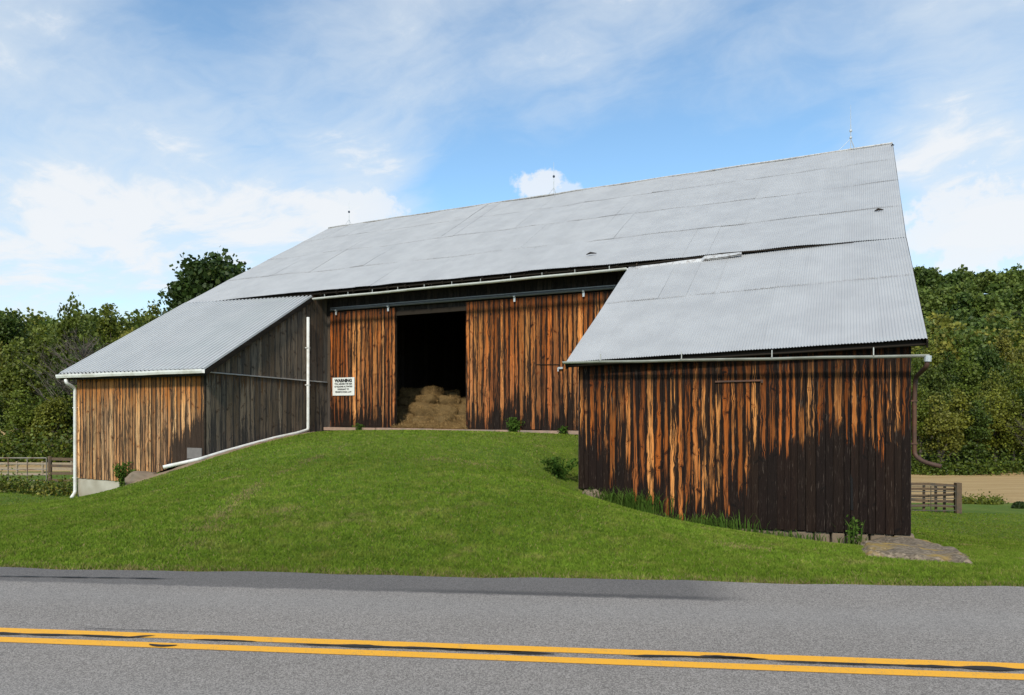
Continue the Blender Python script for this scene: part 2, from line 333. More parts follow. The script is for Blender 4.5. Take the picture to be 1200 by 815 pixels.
def blade_mat(name, ca, cb, cc, trans=.35):
    m, N, out = new_mat(name); at = N('ShaderNodeAttribute', attribute_name='brd'); r, h, g = N.sep(at.outputs['Vector'])
    p = N('ShaderNodeNewGeometry').outputs['Position']; n1 = N.noise(p, .45, 4, .6); n2 = N.noise(p, 2.2, 4, .6)
    c = N.mix(r, ca, cb); c = N.mix(N.m('MULTIPLY', N.ss(n2, .45, .7), .5), c, cc)
    n5 = N.noise(p, 1.1, 4, .65); c = N.mix(N.m('MULTIPLY', N.ss(n5, .60, .72), .55 if name == 'grass_blade' else 0.0), c, (.34, .27, .12))
    c = N.mix(N.m('MULTIPLY', h, .8), c, (.34, .25, .12))
    n6 = N.noise(p, .13, 3, .5); k = N.m('MULTIPLY', N.m('ADD', .62, N.m('MULTIPLY', n1, .76)), N.m('ADD', .72, N.m('MULTIPLY', n6, .56))); n7 = N.noise(p, 5.5, 4, .7); k = N.m('MULTIPLY', k, N.ss(n7, .30, .62, .74, 1.1)) if name == 'grass_blade' else k; c = N.mix(1.0, c, N.xyz(k, k, k), 'MULTIPLY')
    d = N('ShaderNodeBsdfDiffuse', {0: c}); t = N('ShaderNodeBsdfTranslucent', {0: c})
    mx = N('ShaderNodeMixShader', {0: trans, 1: d.outputs[0], 2: t.outputs[0]}); N.t.links.new(mx.outputs[0], out.inputs[0]); return m
M['blade'] = blade_mat('grass_blade', (.13, .215, .022), (.205, .280, .034), (.30, .30, .065))
M['weed'] = blade_mat('weed_leaf', (.06, .12, .02), (.10, .17, .03), (.14, .18, .04))
M['straw'] = blade_mat('straw', (.20, .125, .05), (.40, .26, .11), (.28, .18, .08), .15)
def leaf_mat(name, tints):
    m, N, out = new_mat(name); at = N('ShaderNodeAttribute', attribute_name='brd'); r, g, b = N.sep(at.outputs['Vector'])
    oi = N('ShaderNodeObjectInfo').outputs['Random']
    k = b if name == 'far_leaf' else N.m('FRACT', N.m('ADD', oi, b))
    cr = N('ShaderNodeValToRGB', {0: k}); el = cr.color_ramp.elements
    el[0].position = 0; el[0].color = tints[0]+(1,); el[1].position = 1; el[1].color = tints[-1]+(1,)
    for i, t in enumerate(tints[1:-1]): e = el.new((i+1)/(len(tints)-1)); e.color = t+(1,)
    v = N.m('ADD', .55, N.m('MULTIPLY', r, 1.05)); c = N.mix(1.0, cr.outputs[0], N.xyz(v, v, N.m('MULTIPLY', v, .9)), 'MULTIPLY')
    c = N.mix(N.m('MULTIPLY', g, .35), c, (.15, .15, .03))
    d = N('ShaderNodeBsdfPrincipled', {'Base Color': c, 'Roughness': .55, 'Specular IOR Level': .3}); t = N('ShaderNodeBsdfTranslucent', {0: c})
    mx = N('ShaderNodeMixShader', {0: .28, 1: d.outputs[0], 2: t.outputs[0]}); N.t.links.new(mx.outputs[0], out.inputs[0]); return m
M['leaf'] = leaf_mat('leaf', [(.045, .075, .010), (.085, .115, .013), (.16, .165, .020), (.075, .105, .014), (.20, .18, .030), (.055, .085, .012), (.12, .15, .018)])
M['leafdk'] = leaf_mat('dark_leaf', [(.028, .052, .010), (.038, .065, .012)])
M['leaffar'] = leaf_mat('far_leaf', [(.060, .095, .020), (.085, .125, .022), (.110, .145, .026), (.11, .14, .022), (.20, .195, .032), (.14, .16, .024), (.26, .23, .042)])
M['twig'] = simple('bare_twig', (.11, .09, .07), .9, 0, 5, .3)
def asphalt():
    m, N, out = new_mat('asphalt'); p = N('ShaderNodeNewGeometry').outputs['Position']; px, py, pz = N.sep(p)
    vor = N('ShaderNodeTexVoronoi', {'Vector': p, 'Scale': 120.0}); agg = N.sep(vor.outputs['Color'])[0]
    vor2 = N('ShaderNodeTexVoronoi', {'Vector': p, 'Scale': 260.0}); agg2 = N.sep(vor2.outputs['Color'])[1]
    n1 = N.noise(p, .8, 5, .6); n2 = N.noise(p, 6, 4, .6); n3 = N.noise(p, 60, 3, .7)
    s = N.m('ADD', N.m('MULTIPLY', agg, .5), N.m('MULTIPLY', agg2, .5))
    c = N.mix(N.ss(s, .2, .85), (.135, .117, .102), (.375, .335, .298))
    k = N.m('ADD', .84, N.m('MULTIPLY', n1, .30)); c = N.mix(1.0, c, N.xyz(k, k, k), 'MULTIPLY')
    at = N('ShaderNodeAttribute', attribute_name='brd'); wp, edge, _ = N.sep(at.outputs['Vector'])
    # worn band across the road (attribute: metres from the centre line)
    x = wp
    wheel = N.m('ADD', N.ss(N.m('ABSOLUTE', N.m('SUBTRACT', x, 1.1)), .0, .55, 1, 0), N.ss(N.m('ABSOLUTE', N.m('ADD', x, 1.2)), .0, .8, 1, 0))
    c = N.mix(N.m('MULTIPLY', wheel, .2), c, (.30, .285, .27))
    dk = N.m('MULTIPLY', N.ss(N.m('ADD', x, N.m('MULTIPLY', N.m('SUBTRACT', n2, .5), .14)), 1.46, 1.54), edge)
    c = N.mix(N.m('MULTIPLY', dk, .55), c, (.055, .053, .055))
    oil = N.m('MULTIPLY', N.ss(N.m('ABSOLUTE', N.m('SUBTRACT', N.m('ADD', x, N.m('MULTIPLY', N.m('SUBTRACT', n2, .5), .1)), 1.56)), 0, .11, 1, 0), _)
    c = N.mix(N.m('MULTIPLY', oil, .5), c, (.035, .033, .033))
    ft = N.ss(N.m('ADD', x, N.m('MULTIPLY', N.m('SUBTRACT', n2, .5), .5)), 2.5, 2.9)
    c = N.mix(N.m('MULTIPLY', ft, .3), c, (.14, .12, .09))
    principled(N, out, c, .88, 0, s, .5, .006, spec=.3); return m
M['asphalt'] = asphalt()
def paint():
    m, N, out = new_mat('yellow_road_paint'); p = N('ShaderNodeNewGeometry').outputs['Position']
    n = N.noise(p, 130, 3, .75); n2 = N.noise(p, 9, 4, .6)
    c = N.mix(N.ss(N.m('ADD', N.m('MULTIPLY', n, .75), N.m('MULTIPLY', n2, .25)), .37, .45, 1, 0), (.84, .39, .022), (.24, .19, .12))
    c = N.mix(N.m('MULTIPLY', n2, .35), c, (.78, .40, .05))
    principled(N, out, c, .7, 0, n, .4, .003, spec=.3); return m
M['paint'] = paint()
M['tar'] = simple('tar_seal', (.016, .014, .013), .85, 0, 30, .4, bump=.3)
def apron_mat():
    m, N, out = new_mat('pebbled_concrete'); p = N('ShaderNodeNewGeometry').outputs['Position']
    v = N('ShaderNodeTexVoronoi', {'Vector': p, 'Scale': 28.0}); s = N.sep(v.outputs['Color'])[0]; n = N.noise(p, 1.6, 5, .6); n2 = N.noise(p, 10, 4, .7)
    c = N.mix(s, (.11, .082, .055), (.29, .225, .155)); c = N.mix(N.m('MULTIPLY', N.ss(n, .5, .62), .75), c, (.34, .22, .05))
    c = N.mix(N.m('MULTIPLY', N.ss(n2, .55, .7), .5), c, (.10, .09, .06))
    principled(N, out, c, .9, 0, N.m('ADD', s, n2), .9, .02, spec=.2); return m
M['apron'] = apron_mat()

# ------------------------------------------------------------------ barn dimensions
YW_E, YM, YW, YR = .28, 4.92, 5.80, 14.04      # ell wall, main eave, door wall, ridge
RIDL, RIDR = at_y(385, 268, YR), at_y(1046, 169, YR)
CRL, CRR = at_y(216, 356, YM), at_y(1061.5, 277.5, YM)
MEL, MER = at_y(365, 347, YM), at_y(737, 312, YM)
SHL, SHR = at_y(68, 439, 0), at_y(239, 434, 0)
ELL, ELR = at_y(663, 425, 0), at_y(1087, 397.5, 0)
XS = at_y(241, 440, YW_E)[0]; XE = at_y(678, 440, YW_E)[0]; XR = at_y(1067.5, 440, YW_E)[0]; XL = at_y(90, 470, YW_E)[0]
def roof_z(x, y):
    """height of the roof plane above (x, y) on the front slope"""
    if y >= YM:
        t = (y-YM)/(YR-YM); s = (x-CRL[0])/(CRR[0]-CRL[0]); return (1-t)*(CRL[2]*(1-s)+CRR[2]*s)+t*(RIDL[2]*(1-s)+RIDR[2]*s)
    t = y/YM
    if x > ELL[0]-.3: s = (x-ELL[0])/(ELR[0]-ELL[0]); s2 = (x-MER[0])/(CRR[0]-MER[0]); return (1-t)*(ELL[2]*(1-s)+ELR[2]*s)+t*(MER[2]*(1-s2)+CRR[2]*s2)-.02*t
    if x < SHR[0]+.3: s = (x-SHL[0])/(SHR[0]-SHL[0]); s2 = (x-CRL[0])/(MEL[0]-CRL[0]); return (1-t)*(SHL[2]*(1-s)+SHR[2]*s)+t*(CRL[2]*(1-s2)+MEL[2]*s2)-.02*t
    s = (x-SHL[0])/(ELR[0]-SHL[0]); s2 = (x-CRL[0])/(CRR[0]-CRL[0])
    return (1-t)*(SHL[2]*(1-s)+ELR[2]*s)+t*(CRL[2]*(1-s2)+CRR[2]*s2)
ZS = .5*(at_y(383, 500, YW)[2]+at_y(676, 508, YW)[2])-.02
print('dims', XL, XS, XE, XR, 'sill', ZS, 'ridge', RIDL, RIDR, 'crease', CRL, CRR, MEL, MER, 'eave', SHL, SHR, ELL, ELR)

# ------------------------------------------------------------------ terrain
def wxy(px, d): p = at_d(px, 479, d); return p[0], p[1]
ctrl = []
def cp(p, dz=0): ctrl.append((p[0], p[1], p[2]+dz))
# road edge (z = 0)
EDGE = [at_z(0, 663, 0), at_z(600, 677, 0), at_z(1200, 686.5, 0)]
ed = (EDGE[2]-EDGE[0])[:2]; ed /= np.linalg.norm(ed); en = np.array([-ed[1], ed[0]])   # along the road, away from the camera
e0 = EDGE[1][:2]
for t in (-26, -18, -12, -6, 0, 6, 12, 20): q = e0+ed*t; cp((q[0], q[1], 0)); q = q+en*1.2; cp((q[0], q[1], .03 if t < 2 else -.03))
for px, py in ((679, 577), (730, 598), (768, 601), (812, 617), (850, 620), (908, 630), (960, 633), (1010, 640), (1067, 637)): cp(at_y(px, py, YW_E-.05))
for px, py in ((88, 584), (133, 577), (160, 570), (185, 558)): cp(at_y(px, py, YW_E-.1))
for px, py in ((238, 539), (280, 527), (320, 516), (361, 508)): cp(at_x(px, py, XS+.15))
for px in (385, 460, 545, 620, 676): p = at_y(px, 505, YW-.15); cp((p[0], p[1], ZS-.17))
for x in (XE-.3,):
    for y, z in ((1.5, .15), (3.0, .55), (4.5, .8)): cp((x, y, z))
for px, d, z in ((0, 18, -.9), (0, 26, -1.6), (60, 14, -.35), (130, 12, 0), (130, 18, -.55), (250, 12, .35), (250, 17, .45), (400, 11, .42), (400, 15, .72), (400, 19, .95), (550, 10, .33), (550, 14, .62), (560, 18, .92),
                 (640, 10, .22), (650, 13, .28), (640, 16.5, .55), (750, 10, .02), (760, 12.5, -.2), (900, 9.5, -.12), (900, 11, -.30), (1060, 9.5, -.28), (1140, 9, -.25), (1150, 13, -.95), (1150, 18, -1.7), (1150, 24, -2.3), (1190, 30, -2.85), (1090, 30, -2.75), (1120, 20, -1.9),
                 (1130, 44, -4.3), (1300, 20, -1.8), (1300, 40, -4), (-150, 14, -.4), (-200, 24, -1.4), (30, 32, -1.75), (-100, 40, -2.2), (60, 45, -2.3)):
    x, y = wxy(px, d); ctrl.append((x, y, z))
for x, y, z in ((-20, 8, -1.2), (-20, 16, -2), (-20, 27, -2.2), (-10, 12, -.6), (-5, 20, -1.8), (2, 8, -1.3), (4.2, 6, -1.4), (4.3, 14, -2.1), (2, 27, -3.2), (-10, 28, -2.8), (-12, 8, .2), (-6, 8, .2)): ctrl.append((x, y, z))
for t in (-25, 0, 25): q = e0+ed*t-en*8; ctrl.append((q[0], q[1], 0))
ctrl = np.array(ctrl)
def tpsK(r): return np.where(r > 1e-9, r*r*np.log(r+1e-12), 0)
n_ = len(ctrl); K = tpsK(np.linalg.norm(ctrl[:, None, :2]-ctrl[None, :, :2], axis=2))+np.eye(n_)*.6
Pm = np.c_[np.ones(n_), ctrl[:, :2]]; Am = np.block([[K, Pm], [Pm.T, np.zeros((3, 3))]])
wts = np.linalg.solve(Am, np.r_[ctrl[:, 2], 0, 0, 0])
PROF_D = np.array([0, 7, 20, 30, 45, 60, 85, 110, 180, 240, 300, 450, 700, 3000.])
PL = np.array([0, 0, -1.0, -1.7, -2.3, -2.7, -1.0, 4, 14, 20, 26, 40, 50, 50.])
PR = np.array([0, 0, -1.8, -2.8, -4.4, -5.1, -6.4, -3.0, 12, 15, 22, 78, 84, 84.])
def sstep(x, a, b): t = np.clip((x-a)/(b-a), 0, 1); return t*t*(3-2*t)
def H(x, y):
    x = np.atleast_1d(np.asarray(x, float)); y = np.atleast_1d(np.asarray(y, float))
    P = np.stack([x, y], 1); out = np.zeros(len(x))
    for i in range(0, len(x), 20000):
        q = P[i:i+20000]; out[i:i+20000] = tpsK(np.linalg.norm(q[:, None]-ctrl[None, :, :2], axis=2)) @ wts[:n_]+wts[n_]+q @ wts[n_+1:]
    rel = P-np.array([CX, CY]); d = rel @ FW; X = rel @ RT
    px = 600+F*X/np.maximum(d, 4.0)
    wr = sstep(px, 300, 1000); dc = np.maximum(d, 0)
    prof = (1-wr)*np.interp(dc, PROF_D, PL)+wr*np.interp(dc, PROF_D, PR)
    far = np.maximum(sstep(d, 34, 48), sstep(np.abs(X+4), 26, 40)); far = np.maximum(far, 1-sstep(d, -4, 2))
    z = out*(1-far)+prof*far
    er = (P-e0) @ en
    z = z*sstep(er, -.1, 1.6)
    return z-.03
def Hs(x, y): return float(H(x, y)[0])
def axis(lo, hi, c, fine, fw, n):   # fine around the barn, coarse far away
    a = np.arange(c-fw, c+fw+1e-6, fine); g1 = c+fw+(np.geomspace(fine, hi-c-fw+fine, n)-fine)[1:]; g0 = c-fw-(np.geomspace(fine, c-fw-lo+fine, n)-fine)[1:]
    return np.r_[g0[::-1], a, g1]
gx = axis(-1400, 1400, -6, .22, 24, 46); gy = axis(-500, 2200, 0, .22, 17, 46)
XX, YY = np.meshgrid(gx, gy); zz_ = H(XX.ravel(), YY.ravel())
nx, ny = len(gx), len(gy)
idx = np.arange(nx*ny).reshape(ny, nx)
fq = np.stack([idx[:-1, :-1], idx[:-1, 1:], idx[1:, 1:], idx[1:, :-1]], -1).reshape(-1, 4)
me = bpy.data.meshes.new('ground'); me.vertices.add(nx*ny); me.vertices.foreach_set('co', np.c_[XX.ravel(), YY.ravel(), zz_].astype(np.float32).ravel())
me.loops.add(fq.size); me.loops.foreach_set('vertex_index', fq.astype(np.int32).ravel()); me.polygons.add(len(fq)); me.polygons.foreach_set('loop_start', (np.arange(len(fq))*4).astype(np.int32)); me.update(calc_edges=True)
me.polygons.foreach_set('use_smooth', [True]*len(fq)); me.materials.append(M['ground']); tag(link('ground', me), 'mown green lawn rising to the barn doors and falling to the valley', kind='structure')

# ------------------------------------------------------------------ road, stripes and tar
c_mid = .5*(at_z(600, 766, 0)[:2]+at_z(600, 766, 0)[:2])
yl = [at_z(0, 743, 0), at_z(1200, 786, 0)]; yd = (yl[1]-yl[0])[:2]; yd /= np.linalg.norm(yd); yn = np.array([-yd[1], yd[0]])
mb = MB()
ts = np.r_[-300, -120, -60, np.arange(-30, 30.1, .5), 60, 120, 300]
def rp(t, o): q = c_mid+yd*t+yn*o; return q
rows = []
offs = [-5.2, -2.6, -.3, .3, 1.2, 1.7, 1.9, 2.1]
edge_off = lambda t: float((e0+ed*(t) - c_mid) @ yn)
V = []; A = []
for t in ts:
    # the far edge follows the photographed edge of the tarmac
    q0 = c_mid+yd*t; s = ((e0-q0) @ en)/(yn @ en); s = min(max(s, 1.9), 4.0)
    s += .03*math.sin(t*1.7)+.025*math.sin(t*4.3+1)
    for o in [-5.2, -2.6, -.3, .3, 1.2, 1.6, 1.75, 1.9, s]:
        q = rp(t, o); pxx = 600+F*((q-C0[:2]) @ RT)/max((q-C0[:2]) @ FW, .5); V.append((q[0], q[1], 0)); A.append((o, 1.0 if pxx < 832 else 0.0, float(sstep(pxx, 400, 560)) if pxx < 832 else 0.0, 0))
k = 9; Fc = [(i*k+j, (i+1)*k+j, (i+1)*k+j+1, i*k+j+1) for i in range(len(ts)-1) for j in range(k-1)]
mb.add(V, Fc, A); tag(mb.build('road', M['asphalt']), 'grey asphalt road with double yellow line', kind='structure')
def strip(name, o0, o1, z, mat, t0=-300, t1=300, wob=0, step=.5, taper=False):
    mb = MB(); ts = [t0]+[t for t in np.arange(max(t0, -30), min(t1, 30), step) if t > t0]+[t1]; V = []
    for t in ts:
        a, b = o0, o1
        if wob:
            c = (o0+o1)/2+wob*mn.noise(Vector((t*.35, 3.1, o0))); hw = (o1-o0)/2*(.55+.9*abs(mn.noise(Vector((t*1.9, 7.7, o0*3))))*2)
            if taper: hw *= max(.03, math.sin(math.pi*(t-t0)/(t1-t0))**.4)
            a, b = c-hw, c+hw
        q = rp(t, a); V.append((q[0], q[1], z)); q = rp(t, b); V.append((q[0], q[1], z))
    mb.add(V, [(2*i, 2*i+2, 2*i+3, 2*i+1) for i in range(len(ts)-1)]); return mb.build(name, mat)
sw = float((at_z(600, 757.5, 0)[:2]-at_z(600, 764, 0)[:2]) @ yn); gw = float((at_z(600, 757.5, 0)[:2]-at_z(600, 776, 0)[:2]) @ yn); print('stripe', sw, gw)
tag(strip('road_marking', gw/2-.108, gw/2-.004, .004, M['paint']), 'far stripe of the double yellow line', kind='structure')
tag(strip('road_marking', -gw/2+.003, -gw/2+.107, .004, M['paint']), 'near stripe of the double yellow line', kind='structure')
def tar(pts, hw, seed):
    P = [at_z(x, y, 0)[:2] for x, y in pts]; Q = []
    for i in range(len(P)-1):
        k = max(2, int(np.linalg.norm(P[i+1]-P[i])/.035)); Q += [P[i]+(P[i+1]-P[i])*j/k for j in range(k)]
    Q.append(P[-1]); mb = MB(); V = []; n = len(Q)
    for i, q in enumerate(Q):
        f = min(1, 6*min(i, n-1-i)/n+.05); h = hw*f*(.45+1.1*abs(mn.noise(Vector((i*.09, seed, 0)))*2)+.35*mn.noise(Vector((i*.7, seed, 2)))); c = q+yn*.012*mn.noise(Vector((i*.05, seed, 9)))
        V += [(*(c-yn*h), .009), (*(c+yn*h), .009)]
    mb.add(V, [(2*i, 2*i+2, 2*i+3, 2*i+1) for i in range(n-1)]); tag(mb.build('tar_seal', M['tar']), 'thin black tar seal or crack on the road', kind='structure')
tar([(-30, 742), (60, 745), (110, 745.8)], .014, 1); tar([(90, 745.5), (150, 748), (182, 746)], .022, 2); tar([(225, 750.5), (300, 753.5)], .014, 3)
tar([(330, 756), (420, 758.5), (520, 761.5), (600, 765.8), (660, 768)], .022, 4); tar([(500, 761), (560, 763.5), (650, 767)], .012, 5); tar([(730, 770), (800, 770.5), (900, 774)], .022, 6)
tar([(820, 769.8), (845, 771), (890, 773.5)], .028, 7); tar([(900, 776), (1000, 779.5), (1100, 782.5), (1230, 787.5)], .020, 8)
tar([(-30, 676), (60, 677), (130, 678), (205, 679.5)], .016, 9); tar([(80, 736.6), (160, 739.5), (300, 744)], .006, 10)
# small comma of tar on the near stripe
q = at_z(190, 757.5, 0); mb = MB(); V = [(q[0]+.11*math.cos(t)*yd[0]-.02*math.sin(t)*yn[0]+.012*math.cos(2*t)*yn[0], q[1]+.11*math.cos(t)*yd[1]-.02*math.sin(t)*yn[1]+.012*math.cos(2*t)*yn[1], .009) for t in np.linspace(0, 2*math.pi, 14, endpoint=False)]
mb.add(V, [tuple(range(14))]); tag(mb.build('tar_seal', M['tar']), 'small black tar spot on near yellow stripe', kind='structure')

# ------------------------------------------------------------------ barn
barn = empty('barn', ((XL+XR)/2, YW, ZS), 'weathered orange-brown plank bank barn with grey metal roof beside the road', 'barn')
def boards(p0, p1, zb, zt, mat, name='wall', wd=.2, rot=lambda s: -9.0, parent=barn, out=(0, -1), th=.025, gap=.006, back=True, jag=.02, seed=1, prot=.006, label=None, skip=None):
    rg = random.Random(seed); p0 = np.array(p0[:2], float); p1 = np.array(p1[:2], float); L = np.linalg.norm(p1-p0); d = (p1-p0)/L; o = np.array(out, float); o /= np.linalg.norm(o)
    mb = MB(); s = 0
    while s < L-1e-6:
        w_ = min(wd*rg.uniform(.72, 1.3), L-s)
        if L-s-w_ < wd*.4: w_ = L-s
        g = gap*rg.uniform(.4, 1.7); a, b = s+g/2, s+w_-g/2
        e1, e2 = rg.uniform(0, prot), rg.uniform(0, prot); r_ = rg.random(); mid = (a+b)/2; rt = rot(mid/L)+0.0
        jb = rg.uniform(-jag, jag)
        if not (skip and skip(mid/L)):
            V = []; A = []
            zta, ztb = zt(a/L), zt(b/L); zba, zbb = zb(a/L)+jb, zb(b/L)+jb
            if zta-zba < .02: zta = zba+.02
            if ztb-zbb < .02: ztb = zbb+.02
            for ss_, e, z0, z1, u in ((a, e1, zba, zta, 0), (b, e2, zbb, ztb, b-a)):
                for off in (e, e-th):
                    q = p0+d*ss_+o*off
                    V += [(q[0], q[1], z0), (q[0], q[1], z1)]; A += [(math.floor((b-a)*1000)+min(r_*.98+.01, .99), rt, max(zta, ztb), u)]*2
            # 0 aF0 1 aF1 2 aB0 3 aB1 4 bF0 5 bF1 6 bB0 7 bB1
            mb.add(V, [(0, 4, 5, 1), (2, 3, 7, 6), (0, 1, 3, 2), (4, 6, 7, 5), (1, 5, 7, 3), (0, 2, 6, 4)], A)
        s += w_
    mats = [mat]
    if back:    # added dark backing: keeps the board gaps dark and stops light leaking in
        n = 24; V = []
        for i in range(n+1):
            q = p0+d*L*i/n-o*(th+.03)
            for off in (0, .03):
                qq = q-o*off; V += [(qq[0], qq[1], zb(i/n)+.03), (qq[0], qq[1], max(zt(i/n)-.01, zb(i/n)+.04))]
        Fc = []
        for i in range(n): a = 4*i; b = a+4; Fc += [(a, b, b+1, a+1), (a+2, a+3, b+3, b+2), (a+1, b+1, b+3, a+3), (a, a+2, b+2, b)]
        mb.add(V, Fc, (0, -9, 0, 0), 1); mats.append(M['inner'])
    o_ = mb.build(name, mats, parent)
    if label: o_['label'] = label
    return o_
def zlerp(pts):   # pts = [(s, z)]
    P = np.array(sorted(pts)); return lambda s: float(np.interp(s, P[:, 0], P[:, 1]))
# ell front
LE = XR-XE
def ellz(px, py): p = at_y(px, py, YW_E); return ((p[0]-XE)/LE, p[2])
ell_b = zlerp([ellz(*q) for q in ((680, 572), (701, 574), (712, 586), (735, 597), (768, 600), (810, 615), (842, 616), (908, 621), (956, 623), (988, 624), (1067, 627))])
def ell_rot(s, rg=random.Random(5)):
    p = XE+s*LE; zz = {0: 0}
    base = np.interp(s, [0, .08, .12, .18, .3, .45, .52, .6, .8, 1], [1.1, .9, -.1, .45, -.2, -.3, .4, 1.25, 1.45, 1.5])
    return base+rg.choice([-.55, -.3, -.1, .1, .35, .5])*(1 if s < .55 else .45)
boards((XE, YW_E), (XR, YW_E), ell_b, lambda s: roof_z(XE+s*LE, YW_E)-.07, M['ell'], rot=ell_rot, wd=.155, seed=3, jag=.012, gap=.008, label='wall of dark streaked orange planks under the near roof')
# ell left return wall, door wall
boards((XE, YW), (XE, YW_E), lambda s: (ZS-.1)*(1-s)+ell_b(0)*s, lambda s: roof_z(XE, YW*(1-s)+YW_E*s)-.07, M['side'], rot=lambda s: .2, out=(-1, 0), seed=4)
# right gable (never seen head-on from the road but there)
zg = lambda y: roof_z(XR, y) if y <= YR else roof_z(XR, YR)-(y-YR)*.62
YB = 25.5
boards((XR, YW_E), (XR, YB), lambda s: ell_b(1)-1.6*s, lambda s: zg(YW_E+s*(YB-YW_E))-.08, M['side'], rot=lambda s: 1.0, out=(1, 0), seed=6, wd=.25)
zgl = lambda y: roof_z(XL, y) if y <= YR else roof_z(XL, YR)-(y-YR)*.62
SHB = at_y(91, 560.5, YW_E)[2]
boards((XL, YW_E), (XL, YB), lambda s: SHB-.6*s, lambda s: zgl(YW_E+s*(YB-YW_E))-.08, M['side'], rot=lambda s: 1.0, out=(-1, 0), seed=7, wd=.25)
boards((XL, YB), (XR, YB), lambda s: SHB-1.0, lambda s: min(zg(YB), zgl(YB))-.05, M['side'], rot=lambda s: 1.0, out=(0, 1), seed=8, wd=.25, gap=.028, back=False)
# shed front
LS = XS-XL
def shz(px, py): p = at_y(px, py, YW_E); return ((p[0]-XL)/LS, p[2])
sh_b = zlerp([shz(*q) for q in ((91, 560.5), (133, 563.5), (150, 566), (175, 557), (200, 548), (238, 537))])
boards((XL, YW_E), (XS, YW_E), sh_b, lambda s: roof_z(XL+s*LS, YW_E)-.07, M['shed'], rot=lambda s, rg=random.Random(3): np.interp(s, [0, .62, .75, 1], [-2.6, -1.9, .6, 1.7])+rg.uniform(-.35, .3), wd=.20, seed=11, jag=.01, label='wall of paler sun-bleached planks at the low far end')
# shed side wall (faces the doors)
LW = YW-YW_E
side_b = zlerp([(0, at_x(239, 534, XS)[2]), (.35, at_x(280, 521, XS)[2]), (.7, at_x(330, 508, XS)[2]), (1, ZS-.12)])
TRZ0, TRZ1 = at_x(241, 436.5, XS)[2], at_x(381, 448.5, XS)[2]
trim = lambda s: TRZ0*(1-s)+TRZ1*s
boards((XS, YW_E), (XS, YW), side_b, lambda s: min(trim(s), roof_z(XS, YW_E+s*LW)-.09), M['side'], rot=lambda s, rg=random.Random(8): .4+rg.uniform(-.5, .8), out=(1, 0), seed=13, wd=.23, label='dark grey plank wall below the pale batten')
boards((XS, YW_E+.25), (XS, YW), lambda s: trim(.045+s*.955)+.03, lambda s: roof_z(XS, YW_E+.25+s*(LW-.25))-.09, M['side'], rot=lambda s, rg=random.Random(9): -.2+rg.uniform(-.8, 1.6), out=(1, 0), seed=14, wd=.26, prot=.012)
mb = MB(); mb.beam((XS+.02, YW_E-.02, TRZ0+.012), (XS+.02, YW-.05, TRZ1+.012), .05, .035); mb.build('batten', M['galv'], barn)
# corner post of the shed
mb = MB(); mb.box((XS-.02, YW_E-.005, (sh_b(1)+roof_z(XS, YW_E))/2-.04), (.05, .05, roof_z(XS, YW_E)-sh_b(1)-.12)); mb.build('corner_board', M['inner'], barn)
# door wall
TRK0, TRK1 = at_y(388, 364.5, YW-.14), at_y(722, 338.5, YW-.14)
def trk(x): return TRK0[2]+(TRK1[2]-TRK0[2])*(x-TRK0[0])/(TRK1[0]-TRK0[0])
XD0, XD1, XD2, XD3 = at_y(387, 430, YW-.1)[0], at_y(463.5, 430, YW-.1)[0], at_y(546, 430, YW-.1)[0], XE-.02
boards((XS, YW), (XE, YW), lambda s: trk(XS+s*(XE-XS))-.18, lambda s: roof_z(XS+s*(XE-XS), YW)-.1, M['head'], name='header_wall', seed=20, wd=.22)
boards((XS, YW), (XD0+.06, YW), lambda s: ZS, lambda s: trk(XD0)-.18, M['side'], rot=lambda s: .5, name='wall', seed=21)
mb = MB(); mb.box(((XD1+XD2)/2, YW+.02, trk((XD1+XD2)/2)-.26), (XD2-XD1+.3, .14, .16)); mb.build('lintel', M['inner'], barn)
def rotd(lo, hi, sd):
    rg = random.Random(sd); return lambda s: rg.choice([lo, lo, hi, (lo+hi)/2, lo-.3])+rg.uniform(-.15, .15)
def door(x0, x1, seed, lab, rlo, rhi, step=None):
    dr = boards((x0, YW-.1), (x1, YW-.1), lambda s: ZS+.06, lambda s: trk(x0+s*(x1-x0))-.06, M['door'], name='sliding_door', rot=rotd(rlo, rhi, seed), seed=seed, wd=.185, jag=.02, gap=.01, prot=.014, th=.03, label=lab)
    return dr
dL = door(XD0, XD1, 31, 'left sliding plank door with the warning sign', ZS+.7, ZS+1.3)
dR = door(XD2, XD3, 32, 'right sliding plank door reaching the near wing', ZS+.6, ZS+1.5)
for dr, pxs in ((dL, (394, 455)), (dR, (603, 684))):
    for px in pxs:
        p = at_y(px, 350, YW-.16); mb = MB(); zt_ = trk(p[0])
        mb.box((p[0], YW-.165, zt_-.10), (.07, .03, .16)); mb.tube([(p[0]-.03, YW-.175, zt_-.01), (p[0]+.03, YW-.175, zt_-.01)], .045, 10); h_ = mb.build('hanger', M['galv'], dr)
# wicket cut in the right door: latch bracket and the cut line
p0_, p1_ = at_y(628, 427.3, YW-.13), at_y(656, 427.3, YW-.13); mb = MB(); mb.beam(p0_, p1_, .012, .018); mb.build('wicket_joint', M['inner'], dR)
mb = MB(); c_ = at_y(657, 431.5, YW-.16); mb.box(c_, (.16, .06, .06)); mb.box(c_+np.array([-.07, -.03, -.05]), (.04, .04, .12)); mb.build('latch', M['galv'], dR)
mb = MB(); mb.tube([TRK0+np.array([-.02, 0, .03]), TRK1+np.array([0, 0, .03])], .045, 8); mb.beam(TRK0+np.array([0, -.0, .095]), TRK1+np.array([0, 0, .095]), .11, .035); mb.build('door_track', M['track'], barn)
